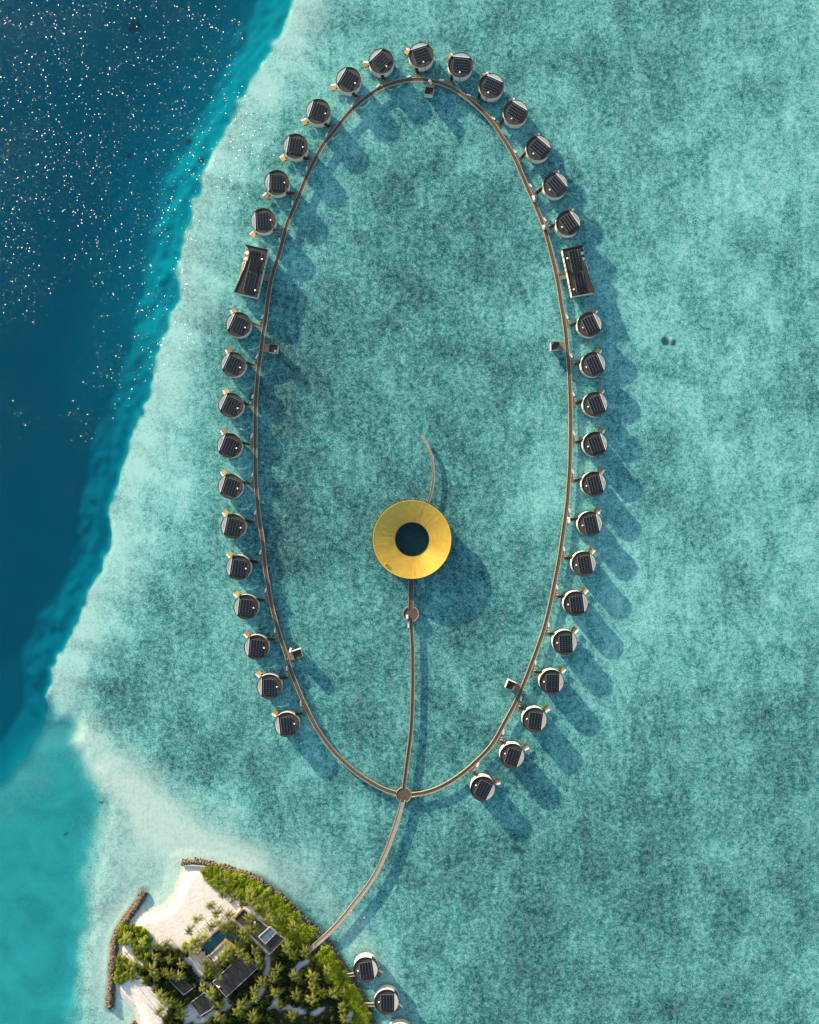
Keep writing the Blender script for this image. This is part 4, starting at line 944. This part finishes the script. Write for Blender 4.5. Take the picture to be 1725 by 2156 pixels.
# pool
q = r2((300,1052),(545,842),(640,850),(735,935),(690,985),(585,960),(410,1140)); m_ = np.mean(q, axis=0); c = W(m_[0], m_[1], 1.2)
t = thing('swimming_pool', (c.x, c.y, 0), 0, 'dark teal swimming pool between the palms and the shade sail', 'pool'); sp = ccw(poly_local(q, 1.2, c))
mb = MB(); ring_prism(mb, offset(sp, -.6), sp, .7, 1.35); mb.build('coping', M['dark'], t)
mb = MB(); mb.prism(sp, .8, 1.2); mb.build('pool_water', M['pool'], t)
# timber deck by the pool
q = r2((585,955),(720,1075),(655,1120),(560,1040),(440,1150),(410,1138)); m_ = np.mean(q, axis=0); c = W(m_[0], m_[1], 1.3)
t = thing('pool_deck', (c.x, c.y, 0), 0, 'honey coloured timber deck along the pool\'s lower edge', 'deck'); mb = MB(); mb.prism(poly_local(q, 1.3, c), 1.0, 1.42); o = mb.build('boards', M['golddeck'], t)
mb = MB(); mb.box((0, 0, 1.15), (.1, .1, .3)); 
# shade sail
q = r3((465,365),(575,275),(680,170),(760,265),(640,345),(545,450)); m_ = np.mean(q, axis=0); c = W(m_[0], m_[1], 3.2)
t = thing('shade_sail', (c.x, c.y, 0), 0, 'beige cloth shade sail stretched beside the pool', 'shade sail'); g = MB(); corners = [Vector(v) for v in poly_local(q, 3.2, c)]
A, B_, C_, D_ = corners[0], corners[2], corners[3], corners[5]; n = 10; vs = []; fs = []
for i in range(n + 1):
    for j in range(n + 1):
        u, v = i / n, j / n; p_ = (A * (1 - u) + B_ * u) * (1 - v) + (D_ * (1 - u) + C_ * u) * v
        sag = .5 * math.sin(math.pi * v) * (1 - .3 * math.cos(u * 25)); vs.append((p_.x, p_.y, 3.3 - sag + .12 * math.sin(u * 22)))
for i in range(n):
    for j in range(n): fs.append((i * (n + 1) + j, i * (n + 1) + j + 1, (i + 1) * (n + 1) + j + 1, (i + 1) * (n + 1) + j))
g.add(vs, fs); o = g.build('cloth', M['sail'], t, True); so_ = o.modifiers.new('thick', 'SOLIDIFY'); so_.thickness = .03
for v in (A, B_, C_, D_):
    mb = MB(); mb.tube([(v.x, v.y, .8), (v.x, v.y, 3.5)], .07, 8); mb.build('post', M['slat'], t)
# pergola
q = r3((232,395),(352,285),(545,472),(390,590)); m_ = np.mean(q, axis=0); c = W(m_[0], m_[1], 3.2); t = thing('pergola', (c.x, c.y, 0), 0, 'pale timber grid pergola over dark seating next to the shade sail', 'pergola')
A, B_, C_, D_ = [Vector(v) for v in poly_local(q, 3.2, c)]
mb = MB()
for i in range(13):
    u = i / 12; a = A * (1 - u) + D_ * u; b = B_ * (1 - u) + C_ * u; mb.tube([(a.x, a.y, 3.2), (b.x, b.y, 3.2)], .06, 4)
for i in range(6):
    u = i / 5; a = A * (1 - u) + B_ * u; b = D_ * (1 - u) + C_ * u; mb.tube([(a.x, a.y, 3.08), (b.x, b.y, 3.08)], .08, 4)
mb.build('rafters', M['slat'], t)
for v in (A, B_, C_, D_): mb = MB(); mb.tube([(v.x, v.y, .8), (v.x, v.y, 3.1)], .08, 8); mb.build('post', M['slat'], t)
mb = MB(); mb.prism([v * .93 for v in (A, B_, C_, D_)], .9, 1.25); mb.build('floor', M['dark'], t)
for a, b in (((300,330),(360,262)), ((400,330),(415,290)), ((450,370),(468,335))):
    pa, pb = [Vector(v) for v in poly_local(r3(a, b), 3.2, c)]; mb = MB(); mb.tube([(pa.x, pa.y, 3.3), (pb.x, pb.y, 3.3)], .12, 6); mb.build('beam', M['slat'], t)
# lawn
q = r3((810,205),(880,140),(925,190),(850,245)); m_ = np.mean(q, axis=0); c = W(m_[0], m_[1], 1.05)
mb = MB(); mb.prism(poly_local(q, 1.05, c), .9, 1.06); o = mb.build('lawn', M['lawn'], None, loc=(c.x, c.y, 0)); tag(o, kind='stuff')
# sun loungers on the beach
def lounger():
    t = thing('sun_lounger', (0, 0, 0)); mb = MB(); mb.box((0.3, 0, .36), (1.3, .75, .14)); mb.build('seat', M['white'], t)
    mb = MB(); mb.box((-.62, 0, .55), (.75, .75, .12), mat=Matrix.Rotation(.5, 3, 'Y')); mb.build('backrest', M['white'], t)
    for x in (-.5, .8):
        for y in (-.3, .3): mb = MB(); mb.box((x, y, .15), (.07, .07, .3)); mb.build('leg', M['slat'], t)
    return t
l0 = lounger()
for i, (x, y) in enumerate(rb((330,375),(290,412),(248,455),(205,492),(160,535),(118,575),(70,618),(320,445),(275,510),(235,535),(185,555),(145,620))):
    o = l0 if i == 0 else copy_tree(l0); p_ = W(x, y, 1.2); o.location = (p_.x, p_.y, 1.0); o.rotation_euler = (0, 0, R(-48))
    tag(o, 'white sun lounger in the rows on the beach beside the pool palms', 'sun lounger', 'white sun loungers on the beach')
for i, (x, y, lab) in enumerate([(*rb((703,48))[0], 'tan wooden beach chair near the hedge, lower left of the pair'), (*rb((735,16))[0], 'tan wooden beach chair near the hedge, upper right of the pair')]):
    t = thing('beach_chair', (0, 0, 0)); mb = MB(); mb.box((0, 0, .4), (1.4, 1.1, .14)); mb.build('seat', M['golddeck'], t)
    mb = MB(); mb.box((-.75, 0, .8), (.14, 1.1, .9), mat=Matrix.Rotation(-.3, 3, 'Y')); mb.build('backrest', M['golddeck'], t)
    for y_ in (-.5, .5): mb = MB(); mb.box((0, y_, .3), (1.3, .1, .6)); mb.build('armrest', M['golddeck'], t)
    p_ = W(x, y, 1.4); t.location = (p_.x, p_.y, 1.0); t.rotation_euler = (0, 0, R(-35)); tag(t, lab, 'beach chair', 'tan beach chairs')

# ------------------------------------------------------------------ vegetation
def palm_meshes(seed):
    r_ = random.Random(seed); H = r_.uniform(6.0, 7.6); lean = Vector((r_.uniform(-1.2, 1.2), r_.uniform(-1.2, 1.2), 0))
    base = -lean
    mb = MB(); pts = [base * (1 - f) ** 1.5 + Vector((0, 0, H * f - .2)) for f in np.linspace(0, 1, 6)]
    mb.tube(pts, [.24, .19, .17, .15, .14, .15], 7); tm = mb.mesh('trunk', M['trunk'])
    mb = MB(); nf = 17
    for i in range(nf):
        a = 2.4 * i + r_.uniform(-.25, .25); up = r_.uniform(-.1, .95) if i < 11 else r_.uniform(.7, 1.3)
        L = r_.uniform(3.6, 4.7) * (1 if i < 11 else .75); d = Vector((math.cos(a), math.sin(a), 0)); sd_ = Vector((-math.sin(a), math.cos(a), 0))
        ns = 9; P = []
        for j in range(ns + 1):
            f = j / ns; P.append(Vector((0, 0, H - .05)) + d * L * (f * math.cos(up * .6) * (1 - .12 * f)) + Vector((0, 0, L * (math.sin(up) * f * .8 - .62 * f * f * (1.0)))))
        for j in range(ns):
            p0, p1 = P[j], P[j + 1]; f = (j + .5) / ns; ll = .72 * math.sin(math.pi * min(1, f * .85 + .16)) + .12
            m0 = p0 * .5 + p1 * .5; fw = (p1 - p0)
            for s_ in (-1, 1):
                tip = m0 + sd_ * s_ * ll + fw * 1.1 + Vector((0, 0, -.28 * ll + r_.uniform(-.06, .06)))
                mb.add([p0, p0 + fw * .82, tip], [(0, 1, 2) if s_ > 0 else (0, 2, 1)])
        mb.tube([P[0], P[4], P[9]], [.05, .035, .015], 3)
    for i in range(5):
        a = r_.random() * 6.3; c = Vector((math.cos(a) * .3, math.sin(a) * .3, H - .35)); mb.box(c, (.22, .22, .26), a)
    return tm, mb.mesh('crown', M['frond']), H
PALMS = [palm_meshes(s_) for s_ in range(6)]
def palm(x, y, label, group, sc_=1.0):
    tm, cm, H = PALMS[random.randrange(6)]
    p_ = W(x, y, 1 + H * sc_); t = thing('palm_tree', (p_.x, p_.y, .85), random.random() * 6.28, label, 'palm tree', group)
    t.scale = (sc_,) * 3; link('trunk', tm, t); link('crown', cm, t)
beach_p = r1((1200,865),(1110,1010),(1370,700),(1440,790),(1520,560),(1385,955),(1310,1090)) + r2((620,700),(410,840),(370,590))
forest_p = r1((1060,1225),(830,1190),(720,1210),(1150,1240),(340,1110),(520,1180),(440,1250),(680,1330),(860,1370),(390,1450),(250,1370),(660,1500),(800,1530),(1010,1430),(420,1590),(250,1600),(560,1650),(680,1740),(970,1580),(760,1830),(1430,1470),(1330,1540),(1270,1720),(1380,1800),(990,1970),(740,2010),(1010,2060),(1490,1930),(850,1900),(1460,2080),(1480,370),(880,1560),(600,1450),(700,1600)) \
 + r2((560,460),(505,285),(570,325),(700,480),(870,450),(880,535),(990,510),(775,580),(970,650),(1060,630),(1090,740),(1210,740),(580,850),(700,920),(800,925),(1290,1080),(820,980),(1370,840),(930,1110),(690,1100)) \
 + r3((830,290),(760,390),(690,400),(940,250),(1070,290),(1140,340),(1150,420),(1180,500),(60,520),(440,610),(585,570),(400,800),(480,890),(620,1080),(60,1080),(70,1180),(1100,850),(1220,740),(1110,970),(1390,880),(1410,560),(1660,660),(1560,250),(1450,1040),(870,1130),(620,1210),(1090,1220),(1680,920),(1640,370),(1350,680),(1630,1190),(930,1040),(650,1230)) \
 + r2((660,800),(620,880),(520,790),(860,740),(900,860),(840,1000),(780,880),(250,1000),(330,960),(700,1060),(760,1030)) + r3((560,480),(640,450),(720,330),(870,200),(330,240),(250,330),(420,470),(460,520),(1010,420),(900,330),(800,450),(600,650)) + r4((60,230),(150,570),(220,650),(350,620),(240,890),(440,890),(610,820),(40,820),(435,1000),(270,1110),(680,1090),(790,1090),(430,1150),(70,1200),(780,1250),(820,1370),(230,1340),(550,1080))
kept = []
def far(q, d): return all((q[0] - a) ** 2 + (q[1] - b) ** 2 > d * d for a, b in kept)
for q in beach_p:
    if far(q, 9): kept.append(q); palm(q[0], q[1], 'coconut palm standing in the white sand of the beach', 'coconut palms on the beach', random.uniform(1.0, 1.15))
for q in forest_p:
    if far(q, 9): kept.append(q); palm(q[0], q[1], 'coconut palm rising above the island\'s dark green undergrowth', 'coconut palms over the undergrowth', random.uniform(0.85, 1.35))

def bush_mesh(seed, mat, n=330, flat=.75, leaf=.34):
    r_ = random.Random(seed); mb = MB()
    lob = [(Vector((r_.uniform(-.5, .5), r_.uniform(-.5, .5), r_.uniform(.15, .5))), r_.uniform(.38, .62)) for _ in range(8)]
    bmx = bmesh.new(); bmesh.ops.create_icosphere(bmx, subdivisions=2, radius=1)
    for v in bmx.verts:
        d = v.co.normalized(); best = 0
        for c, rr in lob:
            b = d.dot(c); h_ = rr * rr - (c.length_squared - b * b)
            if h_ > 0: best = max(best, b + math.sqrt(h_))
        v.co = d * max(.3, best * .86) ; v.co.z = max(v.co.z * flat + .1, -.1)
    mb.add([v.co for v in bmx.verts], [tuple(v.index for v in f.verts) for f in bmx.faces]); bmx.free()
    for _ in range(n):
        c, rr = r_.choice(lob); d = Vector((r_.gauss(0, 1), r_.gauss(0, 1), abs(r_.gauss(0, 1)) * .9 + .1)).normalized()
        p_ = c + d * rr * r_.uniform(.85, 1.12); p_.z = p_.z * flat + .1
        nn = (d + Vector((r_.gauss(0, .45), r_.gauss(0, .45), r_.gauss(0, .45)))).normalized(); t_ = nn.orthogonal().normalized(); t_.rotate(Matrix.Rotation(r_.random() * 6.3, 3, nn)); b_ = nn.cross(t_)
        s_ = leaf * r_.uniform(.6, 1.2) * .5
        mb.add([p_ - t_ * s_, p_ + b_ * s_ * .7, p_ + t_ * s_, p_ - b_ * s_ * .7], [(0, 1, 2, 3)])
    return mb.mesh('foliage', mat)
HB = [bush_mesh(20 + i, M['hedge'], 420, .75, .22) for i in range(5)]
TB = [bush_mesh(40 + i, M['tree'], 420, .9, .24) for i in range(5)]
mb = MB(); mb.tube([(0, 0, -.2), (.1, .05, 1.2), (-.05, .1, 2.6)], [.2, .15, .1], 6); TRK = mb.mesh('trunk', M['trunk'])
EXCL = [r2((680,725),(790,620),(1265,970),(1090,1140)), r3((522,718),(930,335),(1150,522),(712,930)), r3((215,1005),(410,860),(570,1010),(500,1100),(345,1195)), r1((850,1610),(960,1500),(1190,1690),(1040,1800)),
  r2((300,1052),(545,842),(640,850),(735,935),(690,985),(585,960),(410,1140)), r3((232,395),(352,285),(545,472),(390,590)), r3((465,365),(680,170),(760,265),(545,450)), r2((585,955),(720,1075),(655,1120),(410,1140)), SANDPATCH, r3((810,205),(880,140),(925,190),(850,245)),
  [(640,2000),(684,1966),(692,1980),(655,2012)]]
EXW = [wpts(q, 2.5) for q in EXCL]; PTW = [wpts(q, 1) for q in PATHS]
COW = wpts(COAST_NE)
def scatter(poly, spacing, tries, seed, z=2.0):
    r_ = random.Random(seed); P = np.array(wpts(poly, z)); lo, hi = P.min(0), P.max(0); pts = []
    for _ in range(tries):
        q = np.array([r_.uniform(lo[0], hi[0]), r_.uniform(lo[1], hi[1])])
        if not inside(q[0], q[1], P): continue
        if any((q[0] - a) ** 2 + (q[1] - b) ** 2 < spacing ** 2 for a, b in pts): continue
        pts.append(tuple(q))
    return pts
nh = nt_ = 0
def bush(x, y, s_, h_, label, group):
    o = link('hedge_shrub', random.choice(HB), None, (x, y, .75), random.random() * 6.28); o.scale = (s_, s_, h_); tag(o, label, 'shrub', group)
def tree(x, y, s_, h_, label, group):
    t = thing('broadleaf_tree', (x, y, .85), random.random() * 6.28, label, 'tree', group)
    link('trunk', TRK, t); c = link('crown', random.choice(TB), t, (0, 0, 1.0)); c.scale = (s_, s_, h_)
NEARP = r2((560,800),(690,735),(1080,1135),(1000,1150),(880,1090),(740,1060),(735,935),(640,850))
soilp = None
for (x, y) in scatter(FOREST, 2.6, 12000, 5) + scatter(NEARP, 2.6, 1500, 6):
    if any(float(sd_poly(np.array(x), np.array(y), q)) > -1.4 for q in EXW): continue
    if any(float(sd_line(np.array(x), np.array(y), q)) < 2.2 for q in PTW): continue
    dc = float(sd_line(np.array(x), np.array(y), COW))
    nearA = y > W(0, 1985).y
    if dc < (16 if nearA else 11) and nh < 290:
        nh += 1; bush(x, y, random.uniform(3.0, 3.8), random.uniform(1.5, 2.0), 'bright green shrub in the hedge along the island\'s rocky east shore', 'shrubs of the shore hedge')
    elif nt_ < 290:
        nt_ += 1; tree(x, y, random.uniform(2.1, 3.1), random.uniform(2.2, 4.2), 'dark green leafy tree in the island\'s shaded undergrowth', 'trees of the undergrowth')
for cl, lab in ((CL1, 'bright green shrub in the rounded clump beside the west breakwater'), (CL2, 'bright green shrub in the clump nearest the south western cove'), (CL3, 'bright green shrub in the clump under palms near the cove')):
    for (x, y) in scatter(cl, 2.3, 1500, 9): bush(x, y, random.uniform(1.8, 2.4), random.uniform(1.6, 2.6), lab, lab.replace('bright green shrub', 'shrubs'))
for (x, y), s_, lab in zip(r1((1170,1130),(1065,1165),(1455,900)), (2.7, 2.1, 1.4), ('largest rounded green bush alone on the beach edge by the pool', 'middle sized rounded green bush left of the largest beach bush', 'small round green bush among the beach palms and loungers')):
    p_ = W(x, y, 1.5); bush(p_.x, p_.y, s_, s_ * 1.2, lab, 'rounded bushes on the beach')
